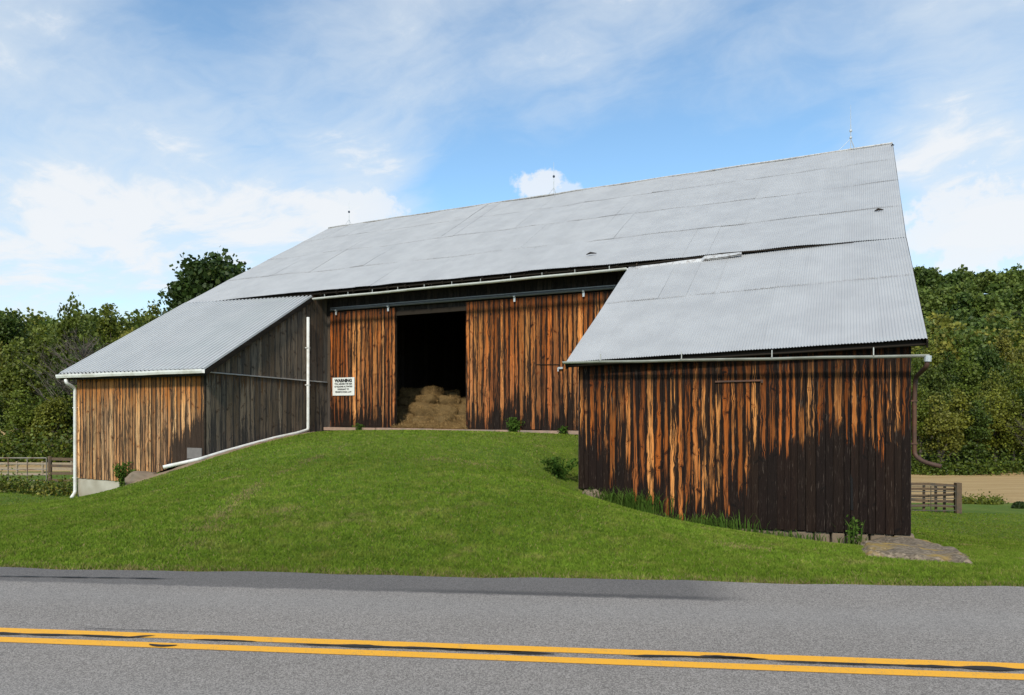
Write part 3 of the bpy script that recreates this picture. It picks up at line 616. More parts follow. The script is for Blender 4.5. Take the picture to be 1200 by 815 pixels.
# sill and threshold
mb = MB()
for i in range(5):
    xa = XS+.1+(XE-XS-.15)*i/5; xb = XS+.1+(XE-XS-.15)*(i+1)/5-.02; mb.box(((xa+xb)/2, YW-.16+.01*(i % 2), ZS-.005+.006*math.sin(i*2)), (xb-xa, .30, .11), rz=.003*math.sin(i*5))
mb.build('door_sill', M['sill'], barn)
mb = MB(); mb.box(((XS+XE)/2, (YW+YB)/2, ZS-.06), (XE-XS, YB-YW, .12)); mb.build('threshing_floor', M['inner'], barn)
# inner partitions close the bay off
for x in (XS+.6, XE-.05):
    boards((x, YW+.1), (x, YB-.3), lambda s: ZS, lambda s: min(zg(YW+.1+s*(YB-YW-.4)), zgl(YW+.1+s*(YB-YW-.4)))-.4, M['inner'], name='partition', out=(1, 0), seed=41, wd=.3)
# roof sheets ---------------------------------------------------------
def sheets(q00, q10, q01, q11, ncol, nrow, pitch, amp, mat, name, seed=1, ribs=False, sag=.02, rows=None, tilt=.006, lap=.012, label=None, pts=8):
    """q00 lower left, q10 lower right, q01 upper left, q11 upper right; corrugations run up the slope"""
    rg = random.Random(seed); q00, q10, q01, q11 = [np.array(q, float) for q in (q00, q10, q01, q11)]
    nrm = np.cross(q10-q00, q01-q00); nrm /= np.linalg.norm(nrm); nrm = nrm if nrm[2] > 0 else -nrm
    W = (np.linalg.norm(q10-q00)+np.linalg.norm(q11-q01))/2; mb = MB()
    rows = rows or [i/nrow for i in range(nrow+1)]; per = pitch/W
    for j in range(len(rows)-1):
        for i in range(ncol):
            s0, s1 = i/ncol, (i+1)/ncol; t0, t1 = rows[j]-(.004 if j else 0)-rg.uniform(0, .006)*(j > 0), rows[j+1]+.01*(j < len(rows)-2)
            if ribs:
                k0 = int(round((s1-s0)/per)); ss_ = [];
                for k in range(k0): b = s0+(s1-s0)*k/k0; e = (s1-s0)/k0; ss_ += [(b, 0), (b+e*.62, 0), (b+e*.66, 1), (b+e*.96, 1)]
                ss_.append((s1, 0))
            else:
                k0 = max(2, int(round((s1-s0)/per*pts))); ss_ = [(s0+(s1-s0)*k/k0, .5+.5*math.sin(2*math.pi*(s0+(s1-s0)*k/k0)/per)) for k in range(k0+1)]
            r_ = rg.random(); lift0 = lap*(1 if j else .3)+(rg.uniform(0, tilt) if rg.random() < .12 else 0); lift1 = 0; tr = rg.uniform(-1, 1)*tilt*.6*(rg.random() < .2)
            nt_ = 3; V = []; A = []
            for a in range(nt_+1):
                t = t0+(t1-t0)*a/nt_; lf = lift0*(1-a/nt_)+lift1*a/nt_
                for (s, hgt) in ss_:
                    P = (q00*(1-s)+q10*s)*(1-t)+(q01*(1-s)+q11*s)*t
                    wv = sag*(mn.noise(Vector((P[0]*.35, P[1]*.35, seed)))+.5*mn.noise(Vector((P[0]*.9, P[1]*1.2, seed+5))))
                    V.append(P+nrm*(amp*hgt+lf+wv+tr*((s-s0)/(s1-s0)-.5)*2)); A.append((r_, a/nt_ if j else .5, 0, 0))
            m_ = len(ss_); mb.add(V, [(a*m_+k, a*m_+k+1, (a+1)*m_+k+1, (a+1)*m_+k) for a in range(nt_) for k in range(m_-1)], A)
    # deck under the sheets
    V = [q-nrm*o for o in (.10, .14) for q in (q00*.998+q01*.002, q10*.998+q11*.002, q11, q01)]
    mb.add(V, [(0, 1, 2, 3), (7, 6, 5, 4), (0, 4, 5, 1), (1, 5, 6, 2), (2, 6, 7, 3), (3, 7, 4, 0)], (0, -9, 0, 0), 1)
    o = mb.build(name, [mat, M['inner']], barn, smooth=not ribs)
    if label: o['label'] = label
    return o
rt_up = at_y(1058, 242, 0)
sheets(CRL, CRR, RIDL, RIDR, 38, 4, .055, .016, M['roof'], 'roof', 3, sag=.05, rows=[0, .25, .52, .78, 1], tilt=.010, lap=.004, label='corrugated grey main slope facing the road')
EUL, EUR = at_y(737, 313, YM-.02), CRR-np.array([0, .02, .0])
EUL[2] -= .02; EUR[2] -= .02
sheets(ELL, ELR, EUL, EUR, 10, 2, .055, .017, M['roof'], 'wing_roof', 5, sag=.025, rows=[0, .56, 1], tilt=.008, lap=.004, label='corrugated roof of the near wing')
SUL, SUR = CRL-np.array([0, .02, .02]), at_y(366, 348, YM-.02)
sheets(SHL, SHR, SUL, SUR, 9, 1, .22, .065, M['roof2'], 'wing_roof', 6, ribs=True, sag=.006, rows=[0, 1], tilt=.001, label='newer ribbed metal roof of the low far wing')
BL = RIDL+np.array([0, 12.2, -7.5]); BR = RIDR+np.array([0, 12.2, -7.5])
sheets(BR, BL, RIDR+np.array([0, .02, 0]), RIDL+np.array([0, .02, 0]), 10, 3, .3, .017, M['roof'], 'roof', 7, pts=4, label='rear roof slope')
mb = MB(); npt = 30; path = [RIDL+(RIDR-RIDL)*i/npt+np.array([0, 0, .035+.03*mn.noise(Vector((i*.7, 0, 0)))]) for i in range(npt+1)]; mb.tube(path, .035, 8); mb.build('ridge_cap', M['roof'], barn)
# flashing and black lap where the near wing meets the main roof
mb = MB(); V = []
pts = [(745, 312.5, 315.5), (775, 309, 313.5), (800, 305.5, 310.5), (822, 303, 308.5), (826, 300, 304), (850, 297.5, 301), (869, 295.5, 297.5)]
for px, ya, yb in pts:
    for yy in (ya, yb): p = at_y(px, yy, YM-.12+(.0 if yy == ya else -.10)); V.append(p+np.array([0, 0, .0]))
mb.add(V, [(2*i, 2*i+2, 2*i+3, 2*i+1) for i in range(len(pts)-1)])
V2 = np.array(V)+np.array([0, .01, -.03]); mb.add(V2, [(2*i, 2*i+1, 2*i+3, 2*i+2) for i in range(len(pts)-1)]); mb.build('flashing', M['roof2'], barn)
mb = MB(); path = []
for px, py in ((740, 311.5), (780, 307), (815, 302.5), (845, 297.5), (880, 295), (900, 293.8), (950, 289.5), (1000, 285)): path.append(at_y(px, py, YM-.08)+np.array([0, 0, .012*math.sin(px)]))
mb.tube(path, [.02, .03, .025, .022, .02, .014, .01, .006], 6); mb.build('roof_lap', M['inner'], barn)
# barge boards along the roof edges
for a, b in ((SHR, SUR), (ELL, EUL), (ELR, CRR), (CRR, RIDR), (SHL, CRL), (CRL, RIDL)):
    mb = MB(); mb.beam(a+np.array([0, .03, -.10]), b+np.array([0, 0, -.10]), .03, .13); mb.build('barge_board', M['inner'], barn)
# rafters under the main eave
n = 16
for i in range(n):
    mb = MB()
    x = MEL[0]+(MER[0]-MEL[0])*(i+.5)/n; mb.beam((x, YM+.04, roof_z(x, YM+.04)-.14), (x, YW+.5, roof_z(x, YW+.5)-.14), .06, .11); mb.build('rafter', M['inner'], barn)
# gutters and downspouts
def hangers(p, q, n, parent, h=.08):
    for i in range(n):
        c = p+(q-p)*(i+.5)/n; mb = MB(); mb.box(c+np.array([0, .0, h/2-.01]), (.018, .012, h)); mb.box(c+np.array([0, .0, .004]), (.02, .15, .008)); mb.build('gutter_strap', M['gutter'], parent)
g0, g1 = at_y(367, 349.8, YM-.09), at_y(735, 314.2, YM-.09); mb = MB(); mb.gutter(g0, g1, .07); gm_ = mb.build('gutter', M['white'], barn); gm_['label'] = 'white gutter above the sliding doors'; hangers(g0, g1, 11, gm_, .12)
g0, g1 = at_y(660, 424, -.09), at_y(1089, 415.5, -.09); mb = MB(); mb.gutter(g0, g1, .055); gm_ = mb.build('gutter', M['gutter'], barn); gm_['label'] = 'dull galvanised gutter of the near wing'; hangers(g0, g1, 4, gm_, .16)
g0, g1 = at_y(67.5, 439.5, -.1), at_y(238, 432.8, -.1); mb = MB(); mb.gutter(g0, g1, .07, box=True); gs_ = mb.build('gutter', M['white'], barn); gs_['label'] = 'white box gutter of the low far wing'
mb = MB(); mb.box(((SHL[0]+SHR[0])/2+.05, .02, (SHL[2]+SHR[2])/2-.12), (SHR[0]-SHL[0]-.1, .03, .14)); mb.build('fascia', M['inner'], barn)
def curve(pts, n=5):     # rounded polyline
    P = [np.array(p, float) for p in pts]; out = [P[0]]
    for i in range(1, len(P)-1):
        a = P[i]+(P[i-1]-P[i])*min(.4, .09/np.linalg.norm(P[i-1]-P[i])); b = P[i]+(P[i+1]-P[i])*min(.4, .09/np.linalg.norm(P[i+1]-P[i]))
        for k in range(n+1): t = k/n; out.append((1-t)**2*a+2*t*(1-t)*P[i]+t*t*b)
    return out+[P[-1]]
mb = MB(); mb.tube(curve([at_y(77, 445, -.1), at_y(78, 449, -.1), at_y(88, 455, YW_E-.07), at_y(88, 577, YW_E-.07), at_y(84, 583, -.08)]), .055, 10); d1 = mb.build('downspout', M['white'], barn, smooth=True)
for yy in (478, 560): mb = MB(); c_ = at_y(88, yy, YW_E-.05); mb.box(c_, (.15, .1, .03)); mb.build('bracket', M['white'], d1)
pa, pb = at_x(361, 372, XS+.12), at_x(361, 500, XS+.12)
ypipe = pa[1]
path = [(XS+.12, ypipe, pa[2]), (XS+.12, ypipe, pb[2]-.12)]
gp = [np.array(p) for p in path]
for t in (.12, .3, .5, .7, .85, 1.0):
    y = ypipe*(1-t)+(-.95)*t; x = XS+.22-.9*t*(t > .9)
    gp.append(np.array([XS+.22-(.55 if t == 1 else 0), y, Hs(XS+.22, y)+.09]))
mb = MB(); mb.tube(curve(gp), .055, 10); ds = mb.build('downspout', M['white'], barn, smooth=True); ds['label'] = 'white downspout running on down the bank as a pipe'
for t in (.28, .62):
    z = pa[2]*(1-t)+pb[2]*t; mb = MB(); mb.box((XS+.1, ypipe, z), (.13, .14, .03)); mb.build('bracket', M['white'], ds)
mb = MB(); mb.tube(curve([at_y(1087, 421, -.09), at_y(1086, 430, -.09), at_y(1073, 442, YW_E+.1), at_y(1071.5, 470, YW_E+.12), at_y(1071.5, 534, YW_E+.12), at_y(1083, 542, YW_E+.0), at_y(1103, 547, YW_E-.1)]), .042, 10); dr_ = mb.build('downspout', M['rust'], barn, smooth=True); dr_['label'] = 'rusty brown downspout kicked out at its foot'
mb = MB(); mb.tube([at_y(1087.5, 417, -.09), at_y(1087, 424, -.09)], .062, 10); mb.build('collar', M['galv'], dr_)
for yy in (470, 520): mb = MB(); c_ = at_y(1070, yy, YW_E+.12); mb.box(c_, (.14, .1, .03)); mb.build('bracket', M['rust'], dr_)
# foundations
mb = MB(); p = at_y(91, 561, YW_E); xf = at_y(136, 565, YW_E)[0]
mb.box(((XL+XS)/2, YW_E+.16, -1.3), (XS-XL-.02, .26, 1.9-.0)) if False else None
zf0 = SHB-.012
mb.box(((XL+xf+.6)/2, YW_E+.17, (zf0-2.6)/2-.0), (xf+.6-XL-.03, .3, zf0+2.6)); mb.box((XL+.17, (YW_E+YB)/2+.2, (SHB-.7-3.6)/2), (.28, YB-YW_E-.5, 3.6-.7+SHB)); f_ = mb.build('foundation', M['concrete'], barn); f_['label'] = 'pale concrete foundation at the low far corner'
mb = MB(); rg = random.Random(4); x = XE+.1
while x < XR-.1:
    w_ = rg.uniform(.25, .6); s = (x+w_/2-XE)/LE; zt_ = ell_b(min(max(s, 0), 1))-.015; hh = rg.uniform(.5, .6)
    mb.box((x+w_/2, YW_E+.18+rg.uniform(-.02, .02), zt_-hh/2), (w_-.03, .3, hh), rz=rg.uniform(-.03, .03)); x += w_
mb.box(((XE+XR)/2, YW_E+.3, -1.3), (LE-.1, .25, 1.2))
o = mb.build('foundation', M['rock'], barn); bv = o.modifiers.new('b', 'BEVEL'); bv.width = .03; bv.segments = 2; o['label'] = 'low stone foundation under the near wing'
# hatch, hinge bar, near-black sliver painting the shade inside a split plank
mb = MB(); c_ = at_y(228, 531.5, YW_E-.035); mb.box(c_, (.66, .03, .34)); mb.build('hatch', simple('hatch_board', (.17, .155, .145), .8, 0, 8, .3), barn)
mb = MB(); mb.beam(at_y(838, 447.5, YW_E-.03), at_y(893, 446, YW_E-.03), .02, .035); mb.box(at_y(893, 447, YW_E-.035), (.04, .02, .07)); mb.build('strap_hinge', M['rust'], barn)
mb = MB(); mb.add([at_y(996.5, 555, YW_E-.012), at_y(999.5, 562, YW_E-.012), at_y(1000, 598, YW_E-.012), at_y(997, 598, YW_E-.012), at_y(996.5, 555, YW_E-.004), at_y(999.5, 562, YW_E-.004), at_y(1000, 598, YW_E-.004), at_y(997, 598, YW_E-.004)],
       [(0, 3, 2, 1), (4, 5, 6, 7), (0, 1, 5, 4), (1, 2, 6, 5), (2, 3, 7, 6), (3, 0, 4, 7)]); mb.build('plank_split_shade', simple('split_shadow', (.006, .005, .005), 1, 0, 5, .1), barn)
# lightning rods on the ridge
for px, yb, yt, big in ((409, 265, 236, 0), (649, 229, 190, 0), (997, 177, 123, 1)):
    p = at_y(px, yb, YR); q = at_y(px, yt, YR); p[2] = roof_z(p[0], YR)+.02; rod = MB()
    mid = p+(q-p)*(.40 if big == 0 else .55); rod.tube([p, mid], .018, 6); rod.tube([mid, q], [.014, .005], 6); rr = rod.build('lightning_rod', M['galv'], barn)
    bl = MB(); zc = p[2]+(q[2]-p[2])*(.55 if not big else .42); th_ = np.linspace(0, math.pi, 8)
    bl.tube([(p[0], p[1], zc-.06*math.cos(t)) for t in th_], [max(.005, (.055 if not big else .05)*math.sin(t)) for t in th_], 12); bl.build('glass_ball', M['glass_ball'] if not big else M['galv'], rr, smooth=True)
    if big: bl = MB(); th_ = np.linspace(0, math.pi, 8); bl.tube([(p[0], p[1], p[2]+.45-.05*math.cos(t)) for t in th_], [max(.005, .05*math.sin(t)) for t in th_], 12); bl.build('glass_ball', M['galv'], rr, smooth=True)
    for dx_, dy_ in ((-.28, 0), (.10, -.16), (.10, .16)):
        br = MB(); br.tube([(p[0]+dx_*(1.6 if big else 1), p[1]+dy_, p[2]-abs(dy_)*.6), (p[0], p[1], p[2]+(.42 if big else .3))], .009, 5); br.build('brace', M['galv'], rr)
for px, py, L_ in ((1030, 247, .22), (693, 298, .34), (1046, 171, .10)):
    p = at_y(px, py, 9); 
    for _ in range(40): p = at_y(px, py, p[1]-(p[2]-roof_z(p[0], p[1])-.05)*-.8) if False else p
    lo_, hi_ = YM, YR
    for _ in range(30):
        m_ = (lo_+hi_)/2; p = at_y(px, py, m_)
        if p[2] > roof_z(p[0], m_)+.06: lo_ = m_
        else: hi_ = m_
    mb = MB(); mb.tube([p+np.array([-L_/2, 0, 0]), p+np.array([-L_*.1, 0, .04]), p+np.array([L_/2, 0, .01])], [.01, .035, .012], 6); mb.build('lifted_sheet_edge', M['inner'], barn)
# ------------------------------------------------------------------ warning sign
c_ = at_y(402.5, 453.2, YW-.135); sgw = np.linalg.norm(at_y(415.5, 453, YW-.135)-at_y(390, 453, YW-.135)); sgh = at_y(402, 442.8, YW-.135)[2]-at_y(402, 463.8, YW-.135)[2]
sign = empty('warning_sign', (c_[0], c_[1], c_[2]-sgh/2), 'white warning sign with black lettering on the left sliding door', 'sign')
mb = MB(); mb.box((c_[0], c_[1], c_[2]), (sgw, .012, sgh)); pn = mb.build('panel', M['signw'], sign)
def letter(txt, size, z, wmax, bold=0):
    cu = bpy.data.curves.new('t', 'FONT'); cu.body = txt; cu.size = size; cu.align_x = 'CENTER'; cu.align_y = 'CENTER'; cu.extrude = .002; cu.offset = bold; cu.resolution_u = 3
    o = bpy.data.objects.new('t', cu); COL.objects.link(o); bpy.context.view_layer.update()
    sx = wmax/max(o.dimensions.x, 1e-4)
    me = bpy.data.meshes.new_from_object(o.evaluated_get(bpy.context.evaluated_depsgraph_get())); bpy.data.objects.remove(o)
    v = np.array([(q.co.x*sx, -q.co.z, q.co.y) for q in me.vertices]); v += np.array([0, -.0095, z]); me.vertices.foreach_set('co', v.astype(np.float32).ravel()); me.materials.clear(); me.materials.append(M['black']); me.update()
    o = link('lettering', me, sign, (0, 0, 0)); return o
letter('WARNING', sgh*.24, sgh*.82, sgw*.80, .010)
for t, z, wf in (('YOU ASSUME THE RISK', .64, .82), ('OF EQUINE ACTIVITIES', .49, .82), ('PURSUANT TO', .34, .52), ('PENNSYLVANIA LAW', .19, .74)): letter(t, sgh*.125, sgh*z, sgw*wf, .003)

# ------------------------------------------------------------------ foliage builders
def quads(c, size, rg, flat=.0, aspect=1.0):
    """one random leaf quad per centre"""
    n = len(c); a = rg.normal(size=(n, 3)); a[:, 2] *= (1-flat); a /= np.linalg.norm(a, axis=1)[:, None]
    b = rg.normal(size=(n, 3)); b -= a*(a*b).sum(1)[:, None]; b /= np.linalg.norm(b, axis=1)[:, None]
    s = (size*rg.uniform(.6, 1.3, n))[:, None]
    a = a*s*aspect; b = b*s
    return np.stack([c-a*.5-b*.15, c-b*.5+a*.05, c+a*.5+b*.1, c+b*.5-a*.05], 1).reshape(-1, 3)
def crown_points(h, r, rg, nclump, nleaf, base=.25, lobes=7, tight=.16):
    """clumps of leaves spread through several uneven lobes"""
    L = []
    for i in range(lobes):
        t = rg.uniform(0, 1); ang = rg.uniform(0, 2*math.pi)
        zc = h*(base+(1-base)*(.22+.62*t)); rad = r*(.62-.30*t)*rg.uniform(.7, 1.1)
        off = r*(.55-.40*t)*rg.uniform(.6, 1.1); L.append((off*math.cos(ang), off*math.sin(ang), zc, rad, rad*rg.uniform(.7, 1.0)))
    L.append((0, 0, h*(.55+base*.3), r*.55, h*.33)); L.append((rg.normal()*.1*r, rg.normal()*.1*r, h-.2*r-h*.06, r*.30, h*.14))
    cs = []; vols = np.array([l[3]**2 for l in L]); vols /= vols.sum()
    pick = rg.choice(len(L), nclump, p=vols)
    u = rg.normal(size=(nclump, 3)); u /= np.linalg.norm(u, axis=1)[:, None]; rad = rg.uniform(.25, 1, nclump)**.45
    Lr = np.array(L)[pick]; C = Lr[:, :3]+u*rad[:, None]*np.stack([Lr[:, 3], Lr[:, 3], Lr[:, 4]], 1)
    cl = rg.random(nclump)
    P = np.repeat(C, nleaf, 0)+rg.normal(size=(nclump*nleaf, 3))*r*tight*np.array([1, 1, .62])*.6
    return P, np.repeat(cl, nleaf), C, L
def limb_mesh(h, r, C, rg, nl=10, base=.25, tr=None):
    mb = MB(); tr = tr or h*.022
    tx = [np.array([0, 0, -.4])]; k = 6
    for i in range(1, k+1): tx.append(np.array([rg.normal()*.012*h*i/k, rg.normal()*.012*h*i/k, h*.8*i/k]))
    mb.tube(tx, [tr*(1-.85*i/k)*(1.25 if i == 0 else 1) for i in range(k+1)], 8)
    for i in range(nl):
        c = C[rg.integers(len(C))]; t = rg.uniform(base, .75); b = np.array([0, 0, h*.8*t])
        j = min(int(t*k), k-1); b = tx[j]+(tx[j+1]-tx[j])*(t*k-j); m_ = (b+c)/2+np.array([0, 0, -.03*h])+rg.normal(size=3)*.02*h
        mb.tube([b, m_, c], [tr*.42, tr*.25, tr*.06], 6, caps=False)
    return mb
def tree_proto(h, r, seed, nclump=300, nleaf=14, leaf=.3, base=.2, tight=.16, mat='leaf', lobes=8):
    rg = np.random.default_rng(seed); P, cl, C, L = crown_points(h, r, rg, nclump, nleaf, base, lobes, tight)
    V = quads(P, leaf, rg); n = len(P); A = np.zeros((n, 4)); A[:, 0] = np.clip(cl*.6+rg.random(n)*.4, 0, 1); A[:, 1] = (rg.random(n) < .12)*rg.random(n)
    me = tri_mesh('crown', V, 4, M[mat], np.repeat(A, 4, 0))
    mb = limb_mesh(h, r, C, rg, 12, base); to = mb.build('trunk', M['bark']); tm = to.data; bpy.data.objects.remove(to)
    return dict(h=h, crown=me, trunk=tm)
def place_tree(pr, x, y, sc_, rz, label, group, wide=1.0, name='tree', z=None):
    r_ = empty(name, (x, y, Hs(x, y)-.1 if z is None else z), label, 'tree', group, rz); r_.scale = (sc_*wide, sc_*wide, sc_)
    c = link('crown', pr['crown'], r_); t = link('trunk', pr['trunk'], r_); return r_
PRO = [tree_proto(12, 4.4, 101, 420, 16, .34), tree_proto(12, 3.6, 102, 380, 16, .32, base=.12), tree_proto(12, 5.0, 103, 460, 16, .34), tree_proto(12, 3.2, 104, 360, 15, .30, base=.08), tree_proto(12, 4.0, 105, 400, 16, .33, base=.05)]
def bare_proto(seed, h=10):
    rg = np.random.default_rng(seed); mb = MB(); mb.tube([(0, 0, -.3), (.1, 0, h*.3), (0, .1, h*.6), (0, 0, h*.9)], [.14, .11, .07, .02], 6)
    for i in range(60):
        t = rg.uniform(.2, .9); a = rg.uniform(0, 6.3); l = h*.42*(1.1-t)*rg.uniform(.7, 1.1); b = np.array([0, 0, h*.9*t]); e = b+np.array([math.cos(a)*l, math.sin(a)*l, l*rg.uniform(.7, 1.4)]); mb.tube([b, (b+e)/2+rg.normal(size=3)*.15, e], [.045, .03, .01], 4, False)
        for q in range(6):
            s = rg.uniform(.3, 1); b2 = b+(e-b)*s; a2 = a+rg.normal()*.8; l2 = l*.45*rg.uniform(.5, 1); e2 = b2+np.array([math.cos(a2)*l2, math.sin(a2)*l2, l2*rg.uniform(.2, 1.2)]); mb.tube([b2, (b2+e2)/2+rg.normal(size=3)*.08, e2], [.022, .016, .006], 3, False)
            for q2 in range(2):
                b3 = b2+(e2-b2)*rg.uniform(.3, 1); e3 = b3+rg.normal(size=3)*l2*.35+np.array([0, 0, l2*.25]); mb.tube([b3, e3], [.012, .004], 3, False)
    o = mb.build('branches', M['twig']); me = o.data; bpy.data.objects.remove(o); return me
# the big dark tree behind the barn, its crown showing over the roof
rg_ = np.random.default_rng(5)
pd = tree_proto(15, 6.2, 77, 1300, 24, .30, base=.25, tight=.11, mat='leafdk', lobes=11)
D_ = 48; x, y = wxy(256, D_); hh = (479-300)*D_/F+1.7-Hs(x, y); place_tree(pd, x, y, hh/14.6, .5, 'dark broad tree whose crown rises alone above the roof slope', None, wide=1.0)
def near_trees(spec, group, lab, bm=None):
    for i, (px, top, d, k, wide, kind) in enumerate(spec):
        x, y = wxy(px, d); g = Hs(x, y); hh = (479-top)*d/F+1.7-g
        place_tree(PRO[k], x, y, hh/12.2, (i*2.4) % 6.28, lab[i], group, wide=wide)
near_trees([(8, 362, 96, 0, .8, 0), (88, 346, 88, 2, .62, 0), (130, 356, 92, 1, .8, 0), (178, 356, 100, 4, .8, 0), (48, 376, 78, 3, .9, 0), (205, 360, 104, 1, .8, 0), (-20, 385, 74, 0, .8, 0), (22, 398, 68, 4, .9, 0),
            (70, 415, 62, 1, 1.0, 0), (110, 400, 66, 0, .8, 0), (150, 385, 72, 2, .75, 0), (-12, 445, 58, 3, 1.2, 0), (28, 455, 56, 4, 1.1, 0), (62, 462, 55, 0, 1.0, 0), (98, 450, 57, 4, 1.1, 0), (130, 430, 60, 1, 1.0, 0), (225, 372, 96, 0, .8, 0)],
           'trees of the wood beyond the left fence',
           ['tall tree at the left edge of the photo on the skyline', 'tallest rounded dark tree on the skyline left of the barn', 'tree just right of the tallest rounded tree on the left skyline', 'yellow-green skyline tree nearest the low roof edge', 'tree left of and below the tallest rounded skyline tree',
            'skyline tree partly hidden by the low wing roof', 'tree cut by the left picture edge, second row back', 'middle-row tree above the pipe gate', 'middle-row tree above the fence post left of the barn', 'middle-row tree beside the low roof corner', 'tree whose crown shows along the low roof edge',
            'low front tree at the left picture edge behind the pipe gate', 'low front tree behind the middle of the pipe gate', 'low front tree behind the gate post', 'low front tree just left of the white downspout', 'front tree mostly hidden behind the low wing', 'skyline tree just left of the lone dark tree'])
bp_ = bare_proto(9, 10)
for px, top, d, lab in ((98, 385, 60, 'bare grey-twigged tree in front of the left wood'), (1215, 470, 84, 'bare grey tree at the foot of the right hillside at the picture edge')):
    x, y = wxy(px, d); g = Hs(x, y); hh = (479-top)*d/F+1.7-g; r_ = empty('bare_tree', (x, y, g), lab, 'tree', 'bare trees'); r_.scale = (hh/9.6,)*3; link('branches', bp_, r_)
spec = []; labs = []
tops = [(1078, 452, 86, 3, .9), (1100, 462, 85, 4, 1.0), (1122, 455, 87, 1, 1.0), (1145, 466, 86, 3, 1.1), (1166, 458, 87, 4, 1.0), (1188, 462, 86, 1, 1.0), (1210, 452, 86, 0, .9), (1060, 448, 88, 0, .9),
        (1133, 404, 104, 3, .95), (1092, 428, 100, 0, .8), (1163, 432, 99, 2, .7), (1192, 425, 102, 4, .9), (1072, 412, 110, 2, .7), (1110, 412, 114, 1, .9), (1160, 405, 118, 0, .8), (1200, 398, 120, 2, .75), (1222, 415, 108, 1, .9), (1088, 394, 128, 4, .9), (1135, 388, 134, 0, .8), (1178, 386, 134, 1, .9)]
tl = ['front-row tree right behind the rusty downspout', 'front-row tree above the short board fence', 'front-row tree above the lone fence post', 'front-row tree just right of the fence post', 'front-row tree above the stubble field, third from the right edge', 'front-row tree above the small round bush', 'front-row tree cut by the right picture edge', 'front-row tree half hidden by the near wing corner',
      'tall pointed bright green tree standing out on the right hillside', 'second-row tree beside the near roof corner', 'second-row broad tree right of the pointed bright tree', 'second-row tree near the right picture edge', 'tree beside the right eave corner of the roof', 'tree just left of the pointed bright tree top', 'tree behind and right of the pointed bright tree', 'hillside tree at the right picture edge',
      'lower hillside tree cut by the right picture edge', 'upper hillside tree close to the roof edge', 'upper hillside tree straight above the pointed bright tree', 'upper hillside tree right of centre on the right hill']
near_trees([t+(0,) for t in tops], 'trees at the foot of the right hillside', tl)
# far wood on the hills, one mass nobody could count
def far_wood(name, sectors, label, seed):
    rg = np.random.default_rng(seed); VS = []; AS = []
    for (p0, p1, d0, d1, n, hh, rr, t0, t1) in sectors:
        for i in range(n):
            px = rg.uniform(p0, p1); d = math.sqrt(rg.uniform(d0*d0, d1*d1)); x, y = wxy(px, d); h = hh*rg.uniform(.75, 1.25); r = rr*rg.uniform(.75, 1.3)
            nc = int(np.clip(26000/d, 45, 150)); nl = 7; leaf = .0042*d+.15
            P, cl, C, L = crown_points(h, r, rg, nc, nl, .1, 4, .25); P += np.array([x, y, Hs(x, y)])
            V = quads(P, leaf, rg); A = np.zeros((len(P), 4)); A[:, 0] = np.clip(cl*.55+rg.random(len(P))*.4, 0, 1); A[:, 2] = rg.uniform(t0, t1); VS.append(V); AS.append(np.repeat(A, 4, 0))
    me = tri_mesh(name, np.concatenate(VS), 4, M['leaffar'], np.concatenate(AS)); o = link(name, me); tag(o, label, 'woodland', kind='stuff')
far_wood('distant_wood', [(800, 1040, 88, 128, 45, 11, 4.5, 0, 1), (780, 1040, 128, 200, 50, 12, 5, .2, 1), (780, 1000, 200, 420, 90, 14, 8, 0, .6), (1040, 1290, 128, 190, 110, 12, 4.5, 0, 1), (1040, 1330, 190, 260, 110, 13, 5.5, .45, 1), (1000, 1380, 300, 480, 230, 15, 7.5, 0, .45)], 'dense green woodland covering the right hillside up to the skyline', 1)
far_wood('distant_wood', [(-120, 300, 96, 150, 90, 11, 5, 0, 1), (-160, 330, 150, 260, 60, 10, 6, 0, 1)], 'green woodland rising behind the trees left of the barn', 2)
# undergrowth along the wood's foot
def brush(name, segs, label, seed, mat='leaf'):
    rg = np.random.default_rng(seed); VS = []; AS = []
    for (pa, pb, da, db, n, hmax, leaf) in segs:
        for i in range(n):
            t = rg.random(); px = pa+(pb-pa)*t; d = da+(db-da)*t+rg.normal()*.5; x, y = wxy(px, d); g = Hs(x, y); h = hmax*rg.uniform(.4, 1)
            m_ = 60; P = np.c_[x+rg.normal(size=m_)*h*.4, y+rg.normal(size=m_)*h*.4, g+np.abs(rg.normal(size=m_))*h*.45]; V = quads(P, leaf, rg); A = np.zeros((m_, 4)); A[:, 0] = rg.random(m_); A[:, 2] = .2+.3*rg.random(); VS.append(V); AS.append(np.repeat(A, 4, 0))
    o = link(name, tri_mesh(name, np.concatenate(VS), 4, M[mat], np.concatenate(AS))); tag(o, label, 'undergrowth', kind='stuff'); return o
brush('undergrowth', [(1040, 1290, 84, 84, 150, 3.2, .28), (1040, 1300, 90, 90, 100, 5, .3)], 'low dark undergrowth along the foot of the right wood', 3)
brush('undergrowth', [(-60, 240, 53, 53, 130, 3.4, .24), (-60, 240, 60, 60, 90, 6, .26)], 'low dark undergrowth along the foot of the left wood', 4)
brush('undergrowth', [(-20, 84, 29.0, 27.0, 90, .7, .10)], 'rough green weeds along the foot of the left fence', 5)
brush('undergrowth', [(1122, 1172, 42.5, 42.5, 40, .6, .12)], 'strip of weeds between the lawn and the stubble field', 6)
